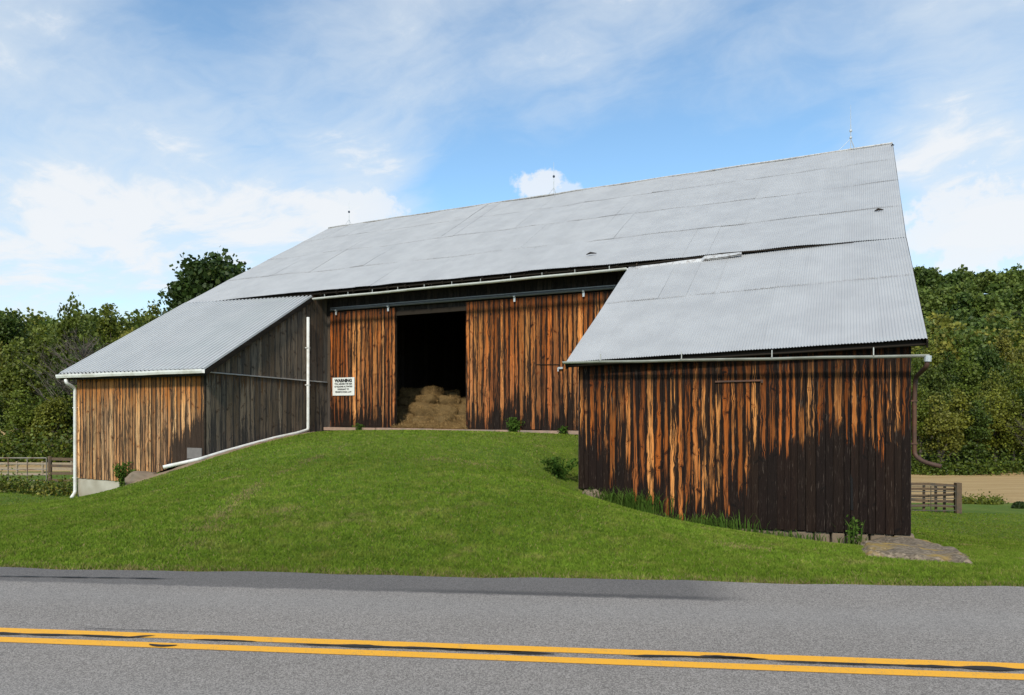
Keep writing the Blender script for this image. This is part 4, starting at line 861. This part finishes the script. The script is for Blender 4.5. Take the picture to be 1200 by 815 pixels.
# round bush at the right edge
rgb = np.random.default_rng(8); x, y = wxy(1196, 36); P = rgb.normal(size=(1400, 3)); P /= np.linalg.norm(P, axis=1)[:, None]; P *= rgb.uniform(.3, 1, (1400, 1))**.4; P[:, 2] = np.abs(P[:, 2])*.9; P *= .42
A = np.zeros((1400, 4)); A[:, 0] = rgb.random(1400); o = link('bush', tri_mesh('bush', quads(P, .07, rgb), 4, M['leafdk'], np.repeat(A, 4, 0)), None, (x, y, Hs(x, y))); tag(o, 'small round dark bush on the lawn at the right picture edge', 'bush')

# ------------------------------------------------------------------ fences
def fence_r():
    a = at_d(1062, 600, 29.5); b = at_d(1122.5, 600, 29.5); a[2] = Hs(a[0], a[1]); b[2] = Hs(b[0], b[1]); d = b-a; d[2] = 0; d /= np.linalg.norm(d); n = np.array([-d[1], d[0], 0])
    root = empty('board_fence', a, 'short weathered board fence with a square post beside the near wing', 'fence')
    L = np.linalg.norm((b-a)[:2]); zt = at_d(1122, 566, 29.5)[2]
    mb = MB(); mb.box(((b[0]), b[1], (zt+b[2]-.3)/2), (.22, .20, zt-b[2]+.3), rz=A0); mb.build('post', M['railwood'], root)
    for i, t in enumerate((.15, .42, .66, .82)):
        p = a+d*L*t+n*.3; mb = MB(); lean = .05*math.sin(i*3); mb.beam((p[0], p[1], b[2]-.2), (p[0]+lean, p[1]+lean, zt-.08), .10, .10, up=(0, 1, 0)); mb.build('post', M['railwood'], root)
    for i, h in enumerate((.28, .52, .78, 1.02, 1.2)):
        w0, w1 = .05*math.sin(i*2.1), .05*math.cos(i*1.7)
        mid = a+d*L*.5; p = a+n*.22; q = b-d*.1+n*.12; mb = MB()
        z = b[2]; mb.beam(p+np.array([0, 0, z-p[2]+h+w0]), (p+q)/2+np.array([0, 0, z-(p[2]+q[2])/2+h+w1]), .03, .11); mb.beam((p+q)/2+np.array([0, 0, z-(p[2]+q[2])/2+h+w1]), q+np.array([0, 0, z-q[2]+h-w0*.5]), .03, .11); mb.build('rail', M['railwood'], root)
    root2 = empty('pipe_gate', a-n*.12, 'pale metal pipe gate standing against the short board fence', 'gate')
    z = b[2]
    for h in (.14, .34, .66, .95, 1.18): mb = MB(); p = a-n*.1; q = b-d*.18-n*.1; mb.tube([(p[0], p[1], z+h), (q[0], q[1], z+h)], .018, 6); mb.build('rail', M['paleg'], root2)
    for t in (.02, .45, .93): mb = MB(); p = a+d*L*t-n*.1; mb.tube([(p[0], p[1], z+.1), (p[0], p[1], z+1.2)], .02, 6); mb.build('upright', M['paleg'], root2)
fence_r()
def fence_l():
    D = 30.0
    P = lambda px, py, dd=D: at_d(px, py, dd)
    root = empty('pipe_gate', P(-60, 569), 'long rusty metal pipe gate left of the barn', 'gate')
    for pa, pb, name in ((537, 537, 'rail'), (544, 544, 'rail'), (550.5, 550.5, 'rail'), (557, 557, 'rail'), (563.5, 563.5, 'rail'), (569, 569, 'rail')): mb = MB(); mb.tube([P(-70, pa), P(54.5, pb)], .028 if pa == 537 else .02, 6); mb.build('rail', M['gate'], root)
    for px in (-70, -30, 9.5, 32, 54.5): mb = MB(); mb.tube([P(px, 537), P(px, 569)], .026, 6); mb.build('upright', M['gate'], root)
    g = Hs(*P(59, 569)[:2]); root = empty('rail_fence', P(59, 572), 'grey wooden rail fence between the pipe gate and the barn', 'fence')
    for px, top in ((58.5, 535), (100, 535)): mb = MB(); a = P(px, top, D+.1); gg = Hs(a[0], a[1]); mb.tube([(a[0], a[1], gg-.3), a], .085, 8); mb.build('post', M['railwood'], root)
    for ya, yb in ((538, 539), (546, 547), (555, 555), (563, 564)): mb = MB(); mb.beam(P(59, ya, D+.1), P(102, yb, D+.1), .04, .12); mb.build('rail', M['railwood'], root)
    root = empty('rail_fence', P(-60, 560, 38), 'pale wooden rail fence seen through the pipe gate', 'fence')
    for i, px in enumerate((-60, -15, 20, 50, 84, 110)):
        a = P(px, 541, 40); gg = Hs(a[0], a[1]); mb = MB(); mb.tube([(a[0], a[1], gg-.2), a], .07, 6); mb.build('post', M['railtan'], root)
    for ya in (543, 549, 555): mb = MB(); mb.beam(P(-60, ya, 40), P(110, ya+1, 40), .04, .14); mb.build('rail', M['railtan'], root)
fence_l()

# ------------------------------------------------------------------ stones, apron, earth bank
def lump(name, loc, size, seed, mat, label, cat, sub=4, amp=.28, sq=1.0):
    bpy_me = bpy.data.meshes.new(name); import bmesh; bm = bmesh.new(); bmesh.ops.create_icosphere(bm, subdivisions=sub, radius=1)
    for v in bm.verts:
        n = mn.noise(v.co*1.3+Vector((seed, 0, 0)))*amp+mn.noise(v.co*3.7+Vector((seed, 3, 0)))*amp*.4+mn.noise(v.co*9+Vector((seed, 3, 7)))*amp*.12
        v.co *= 1+n; v.co.x *= size[0]; v.co.y *= size[1]; v.co.z *= size[2]
    bm.to_mesh(bpy_me); bm.free(); bpy_me.materials.append(mat); bpy_me.polygons.foreach_set('use_smooth', [True]*len(bpy_me.polygons))
    o = link(name, bpy_me, None, loc)
    return tag(o, label, cat)
x, y, z = at_y(166, 563, -.35); lump('rock', (x, y, Hs(x, y)+.08), (.62, .42, .30), 2, M['rock'], 'brown rock at the foot of the drain pipe by the far wing', 'rock')
x, y, z = at_y(692, 580, -.1); lump('rock', (x-.05, y+.2, Hs(x, y)+.03), (.28, .2, .17), 5, M['rock'], 'small stone at the left foot of the near wing', 'rock')
# bare earth under the drain pipe
def sheet(name, outline, mat, label, lift=.03, edge=-.06, rough=.03, n=40, dome=0, fn=None, seed=1, kind='structure', cat=None):
    """a low bank: outline = polygon in x, y; a grid clipped to it, thinning to the ground at its edge"""
    O = np.array(outline, float); lo, hi = O.min(0), O.max(0); xs = np.linspace(lo[0], hi[0], n); ys = np.linspace(lo[1], hi[1], n)
    def inside(p):
        c = False; j = len(O)-1
        for i in range(len(O)):
            if (O[i][1] > p[1]) != (O[j][1] > p[1]) and p[0] < (O[j][0]-O[i][0])*(p[1]-O[i][1])/(O[j][1]-O[i][1])+O[i][0]: c = not c
            j = i
        return c
    def edist(p):
        m = 1e9
        for i in range(len(O)):
            a, b = O[i], O[(i+1) % len(O)]; t = np.clip(((p-a) @ (b-a))/((b-a) @ (b-a)), 0, 1); m = min(m, np.linalg.norm(p-a-(b-a)*t))
        return m
    XX, YY = np.meshgrid(xs, ys); P = np.c_[XX.ravel(), YY.ravel()]; Z = H(P[:, 0], P[:, 1]); ins = np.array([inside(p) for p in P]); ed_ = np.array([edist(p) for p in P]); sgn = np.where(ins, ed_, -ed_)
    nz = np.array([mn.noise(Vector((p[0]*2.2, p[1]*2.2, seed)))+.5*mn.noise(Vector((p[0]*7, p[1]*7, seed))) for p in P])
    z = Z+edge+(lift-edge)*sstep(sgn+nz*.12, -.15, .15)+dome*sstep(sgn, 0, dome*3+.01)+nz*rough
    if fn is not None: z = z+fn(P[:, 0], P[:, 1])*sstep(sgn, .0, .55)
    keep = sgn > -.3; idx = np.arange(n*n).reshape(n, n); mb = MB(); Fc = [(idx[i, j], idx[i, j+1], idx[i+1, j+1], idx[i+1, j]) for i in range(n-1) for j in range(n-1) if keep[idx[i, j]] and keep[idx[i, j+1]] and keep[idx[i+1, j+1]] and keep[idx[i+1, j]]]
    used = sorted(set(q for f in Fc for q in f)); mp = {u: i for i, u in enumerate(used)}
    mb.add(np.c_[P, z][used], [tuple(mp[q] for q in f) for f in Fc]); o = mb.build(name, mat, None, smooth=True); tag(o, label, cat, kind=kind); return o
sheet('bare_earth', [(XS-2.9, -.35), (XS-1.6, .3), (XS+.0, YW_E+.1), (XS+.02, 5.6), (XS+.6, 5.6), (XS+.55, 3), (XS+.65, 1), (XS+.3, -.7), (XS-1.2, -1.0), (XS-2.6, -.9)], M['dirtb'], 'strip of bare brown earth below the drain pipe', lift=.05, rough=.05, n=70)
sheet('bare_earth', [(XS+.3, 5.35), (XD2+.4, 5.3), (XE-.3, 5.45), (XE-.3, YW), (XS+.3, YW)], simple('straw_litter', (.30, .21, .12), .95, 0, 25, .4, bump=.6), 'strip of bare earth and straw along the door sill', lift=.02, rough=.015, n=60)
pA, pB, pC, pD = at_y(1008, 628, YW_E-.05), at_y(1068, 628, YW_E-.02), at_d(1150, 664, 8.6), at_d(1014, 652, 9.6)
def gpt(px, py, d0=7.0, d1=20):
    for d in np.linspace(d0, d1, 260):
        p = at_d(px, py, d)
        if Hs(p[0], p[1]) >= p[2]: return p
    return at_d(px, py, d1)
a1, a2, a3, a4 = gpt(1014, 653), gpt(1060, 657), gpt(1105, 660), gpt(1140, 663)
sheet('concrete_apron', [(pA[0], YW_E+.05), (XR+.12, YW_E+.05), (XR+.45, -.4), (XR+.55, -1.4), (a4[0], a4[1]), (a3[0], a3[1]), (a2[0], a2[1]), (a1[0], a1[1])], M['apron'], 'rough pebbled concrete apron at the near corner of the barn', lift=.06, rough=.045, dome=.02, n=90, fn=lambda x, y: .13*sstep(y, -2.4, .1)*(1-sstep(x, XR-.1, XR+.9)*.6), kind=None, cat='apron')

# ------------------------------------------------------------------ hay
def bale(loc, size, rz, tilt, seed, label):
    import bmesh; me = bpy.data.meshes.new('hay_bale'); bm = bmesh.new(); bmesh.ops.create_cube(bm, size=1); bmesh.ops.subdivide_edges(bm, edges=bm.edges[:], cuts=9, use_grid_fill=True)
    for v in bm.verts:
        c = v.co*2; q = Vector((abs(c.x)**3, abs(c.y)**3, abs(c.z)**3)); l = (q.x+q.y+q.z)**.333 if (q.x+q.y+q.z) > 0 else 1; k = 1/max(l, .6)
        mx = max(abs(c.x), abs(c.y), abs(c.z), 1e-6); v.co = Vector((c.x*.5*size[0], c.y*.5*size[1], c.z*.5*size[2]))*(mx/max((abs(c.x)**2.6+abs(c.y)**2.6+abs(c.z)**2.6)**(1/2.6), 1e-6))*1.08; v.co *= 1+.30*mn.noise(v.co*2.6+Vector((seed, 0, 0)))+.12*mn.noise(v.co*6+Vector((seed, 3, 0)))+.05*mn.noise(v.co*13+Vector((seed, 0, 0)))
    bm.to_mesh(me); bm.free(); me.materials.append(M['hay'])
    root = empty('hay_bale', loc, label, 'hay bale', 'hay bales piled inside the doorway', rz); root.rotation_euler = (tilt, tilt*.4, rz)
    b = link('bale', me, root, (0, 0, 0))
    rg = np.random.default_rng(seed); n = 1500; c = rg.uniform(-.5, .5, (n, 3)); ax = rg.integers(0, 3, n); c[np.arange(n), ax] = np.sign(rg.normal(size=n))*.5; c *= np.array(size)*.98
    V = quads(c*1.03, .14, rg, 0, .07); A = np.zeros((n, 4)); A[:, 0] = rg.random(n); link('straw', tri_mesh('straw', V, 4, M['straw'], np.repeat(A, 4, 0)), root, (0, 0, 0))
def hay_mat():
    m, N, out = new_mat('hay'); p = N('ShaderNodeTexCoord').outputs['Object']; n = N.noise(N.vm('MULTIPLY', p, (1, 1, 1)), 45, 5, .75); n2 = N.noise(p, 5, 4, .6)
    c = N.mix(N.ss(n, .3, .7), (.07, .042, .016), (.26, .17, .075)); c = N.mix(N.m('MULTIPLY', n2, .5), c, (.18, .12, .05)); principled(N, out, c, .95, 0, n, 1.0, .03, spec=.1); return m
M['hay'] = hay_mat()
xc = (XD1+XD2)/2; rgh = random.Random(2); wdo = XD2-XD1
HB = [(-.42, .5, .2, 'front left corner'), (-.12, .35, .2, ''), (.2, .45, .2, ''), (.46, .6, .2, '')]
rowsH = [  # (x fraction of the doorway, metres behind sill, level z)
    (-.40, 1.1, .22), (-.13, .85, .2), (.17, 1.0, .2), (.45, 1.4, .22), (-.42, 1.7, .62), (-.12, 1.5, .6), (.18, 1.8, .58), (.48, 2.2, .6), (-.36, 2.3, 1.0), (-.08, 2.1, 1.02), (.20, 2.6, .98), (-.30, 2.8, 1.38), (-.06, 2.7, 1.42), (.5, 3.0, 1.0), (.78, 2.6, .25), (.2, 3.4, 1.3)]
hl = ['hay bale on the floor at the left jamb of the doorway', 'frontmost hay bale, left of centre in the doorway', 'hay bale on the floor right of centre in the doorway', 'hay bale on the floor at the right jamb', 'second-layer hay bale against the left jamb', 'second-layer hay bale above the frontmost one', 'second-layer hay bale right of centre', 'second-layer hay bale by the right jamb',
      'third-layer hay bale against the left jamb', 'third-layer hay bale near the middle of the pile', 'third-layer hay bale sinking to the right', 'top hay bale at the left of the pile', 'highest hay bale of the pile', 'rear hay bale at the right of the pile', 'hay bale in the dark behind the right door', 'rearmost hay bale behind the pile']
for i, (fx, dy_, zz) in enumerate(rowsH): bale((xc+fx*wdo*1.05+rgh.uniform(-.08, .08)-.62*dy_, YW+dy_, ZS+zz*.95+rgh.uniform(-.06, .06)), (rgh.uniform(.75, 1.0), rgh.uniform(.5, .7), rgh.uniform(.44, .56)), rgh.uniform(-.8, .8), rgh.uniform(-.4, .4), 20+i, hl[i])
rgl = np.random.default_rng(12); n = 14000; cx_ = rgl.uniform(XD1-.1, XD2+.1, n); cy_ = YW-.25+np.abs(rgl.normal(size=n))*.55; hz_ = ZS+.04+np.abs(rgl.normal(size=n))*.06+np.clip((cy_-YW)*.3, 0, .3)
V = quads(np.c_[cx_, cy_, hz_], .10, rgl, .5, .12); A = np.zeros((n, 4)); A[:, 0] = rgl.random(n); o = link('loose_hay', tri_mesh('loose_hay', V, 4, M['straw'], np.repeat(A, 4, 0))); tag(o, 'loose tan hay spilled across the doorway', 'hay', kind='stuff')

# ------------------------------------------------------------------ weeds
def weed(name, px, py, yplane, n, h, spread, label, seed, broad=False, cat='weed', loc=None, kind=None):
    rg = np.random.default_rng(seed); p = at_y(px, py, yplane); p[2] = Hs(p[0], p[1])
    if broad:
        m_ = n; st = rg.normal(size=(12, 2))*spread*(.10 if n < 300 else .22); k = rg.integers(0, 12, m_); t = rg.random(m_)**.7
        P = np.c_[st[k]*t[:, None]*2.4+rg.normal(size=(m_, 2))*.06, t*h*(.6+.4*rg.random(12)[k])+.02]; V = quads(P, .075, rg, .2, .7); A = np.zeros((m_, 4)); A[:, 0] = rg.random(m_); me = tri_mesh(name, V, 4, M['weed'], np.repeat(A, 4, 0))
    else:
        b = np.c_[rg.normal(size=n)*spread, rg.normal(size=n)*.10-.05, np.zeros(n)]; a = rg.uniform(0, 6.28, n); hh = h*rg.uniform(.35, 1, n); ln = hh*rg.uniform(.15, .6, n)
        d = np.c_[np.cos(a), np.sin(a)*.7-.2, np.zeros(n)]; wd = np.c_[-np.sin(a), np.cos(a), np.zeros(n)]*rg.uniform(.005, .012, n)[:, None]
        m1 = b+d*ln[:, None]*.35+np.c_[np.zeros(n), np.zeros(n), hh*.62]; tp = b+d*ln[:, None]+np.c_[np.zeros(n), np.zeros(n), hh*rg.uniform(.75, 1, n)]
        V = np.stack([b-wd, b+wd, m1+wd, m1-wd, m1-wd, m1+wd, tp+wd*.1, tp-wd*.1], 1).reshape(-1, 3); A = np.zeros((n, 4)); A[:, 0] = rg.random(n); me = tri_mesh(name, V, 4, M['weed'], np.repeat(A, 8, 0))
    o = link(name, me, None, p); tag(o, label, cat, kind=kind); return o
weed('weed_clump', 602, 504, YW-.35, 700, .62, .3, 'leafy green weed growing against the right sliding door', 1, True)
weed('weed_clump', 421, 502, YW-.35, 160, .32, .16, 'small weed at the foot of the left sliding door', 2, True)
weed('weed_clump', 660, 506, YW-.4, 260, .38, .22, 'weed in the corner between the right door and the near wing', 3, True)
weed('weed_clump', 145, 572, YW_E-.25, 1100, 1.05, .42, 'leafy weed against the pale foundation of the far wing', 4, True)
weed('weed_clump', 656, 580, .1, 900, .5, .6, 'dense low weeds on the bank left of the near wing', 5, True)
weed('grass_clump', 735, 600, YW_E-.2, 420, .62, .42, 'tall grass tuft against the left part of the near wall', 6, cat='grass tuft')
weed('grass_clump', 700, 590, YW_E-.2, 160, .4, .25, 'shorter grass tuft by the left foot of the near wall', 7, cat='grass tuft')
weed('grass_clump', 852, 622, YW_E-.15, 130, .5, .3, 'thin tall grass tuft at the middle of the near wall', 8, cat='grass tuft')
weed('grass_clump', 890, 630, YW_E-.15, 300, .22, .8, 'low grass fringe along the stone foundation', 9, cat=None, kind='stuff')
weed('weed_clump', 1001, 640, YW_E-.35, 120, .55, .12, 'tall thin weed in front of the split plank', 10, True)
weed('grass_clump', 1001, 640, YW_E-.35, 26, .6, .14, 'arching grass stems around the tall thin weed', 11, cat='grass tuft')
weed('grass_clump', 800, 617, YW_E-.15, 200, .3, .5, 'low grass fringe along the middle of the near wall', 12, cat=None, kind='stuff')

# ------------------------------------------------------------------ lawn blades
def blades():
    rg = np.random.default_rng(3); N0 = 900000
    # sample in view space so that near grass is densest
    px = rg.uniform(-60, 1260, N0); d = 6.3*np.exp(rg.uniform(0, math.log(30/6.3), N0)); keep = rg.random(N0) < np.clip(9/d, .35, 1); px, d = px[keep], d[keep]
    P = np.array([CX, CY])[None]+(RT[None]*((px-600)/F)[:, None]+FW[None])*d[:, None]
    er = (P-e0) @ en; ok = er > .0+.13*rg.random(N0)[keep]**2+.08*np.abs(np.sin(P[:, 0]*3.1)+np.sin(P[:, 0]*7.7))*.5
    inb = (P[:, 0] > XL-.05) & (P[:, 0] < XR+.05) & (P[:, 1] > YW_E-.1) & ~((P[:, 0] > XS+.05) & (P[:, 0] < XE-.05) & (P[:, 1] < YW-.4))
    ok &= ~inb
    def poly(O):
        O = np.array(O); c = np.zeros(len(P), bool); j = len(O)-1
        for i in range(len(O)):
            cond = ((O[i][1] > P[:, 1]) != (O[j][1] > P[:, 1])) & (P[:, 0] < (O[j][0]-O[i][0])*(P[:, 1]-O[i][1])/(O[j][1]-O[i][1]+1e-9)+O[i][0]); c ^= cond; j = i
        return c
    ok &= ~poly([(pA[0], YW_E+.05), (XR+.12, YW_E+.05), (XR+.45, -.4), (XR+.55, -1.4), (a4[0], a4[1]), (a3[0], a3[1]), (a2[0], a2[1]), (a1[0], a1[1])])
    ok &= ~poly([(XS-2.9, -.35), (XS-1.6, .3), (XS+.0, YW_E+.1), (XS+.02, 5.6), (XS+.6, 5.6), (XS+.55, 3), (XS+.65, 1), (XS+.3, -.7), (XS-1.2, -1.0), (XS-2.6, -.9)])
    P = P[ok]; d = d[ok]; er = er[ok]; n = len(P); z = H(P[:, 0], P[:, 1]); b = np.c_[P, z-.005]
    patch = np.array([mn.noise(Vector((p[0]*.5, p[1]*.5, 2))) for p in P[::1]]) if n < 1 else 0
    hh = rg.uniform(.018, .046, n)*np.where(er < .25, 1.25, 1); a = rg.uniform(0, 6.28, n); wd = np.c_[np.cos(a), np.sin(a), np.zeros(n)]*(.0022+.0007*d)[:, None]*rg.uniform(.7, 1.3, n)[:, None]
    ln = np.c_[rg.normal(size=n), rg.normal(size=n), np.zeros(n)]*(hh*.55)[:, None]
    V = np.stack([b-wd, b+wd, b+ln+np.c_[np.zeros(n), np.zeros(n), hh]], 1).reshape(-1, 3); A = np.zeros((n, 4)); A[:, 0] = rg.random(n); A[:, 1] = (rg.random(n) < np.interp(er, [0, .12, .35], [.8, .35, .04])).astype(float)
    trk_ = [gpt(*q)[:2] for q in ((400, 524), (350, 545), (312, 563), (275, 590), (243, 618), (225, 640))]; td = np.full(n, 9.0)
    for i in range(len(trk_)-1):
        a_, b_ = trk_[i], trk_[i+1]; t_ = np.clip(((P-a_) @ (b_-a_))/((b_-a_) @ (b_-a_)), 0, 1); td = np.minimum(td, np.linalg.norm(P-a_-(b_-a_)*t_[:, None], axis=1))
    wear = np.exp(-(td/.16)**2)*(.45+.55*np.sin(P[:, 0]*2.3)*np.sin(P[:, 1]*3.1))
    for q, r_ in (((243, 619), .28), ((520, 540), .5), ((560, 545), .35), ((330, 600), .3), ((870, 642), .3)):
        c_ = gpt(*q)[:2]; wear = np.maximum(wear, .6*np.exp(-(np.linalg.norm((P-c_)*np.array([1, 1.3]), axis=1)/r_)**2))
    wear = np.where(er < .4, 0, wear); A[:, 1] = np.maximum(A[:, 1], (rg.random(n) < wear*.85))
    print('blades', n); o = link('grass', tri_mesh('grass', V, 3, M['blade'], np.repeat(A, 3, 0))); tag(o, 'short mown grass of the lawn', 'grass', kind='stuff')
blades()
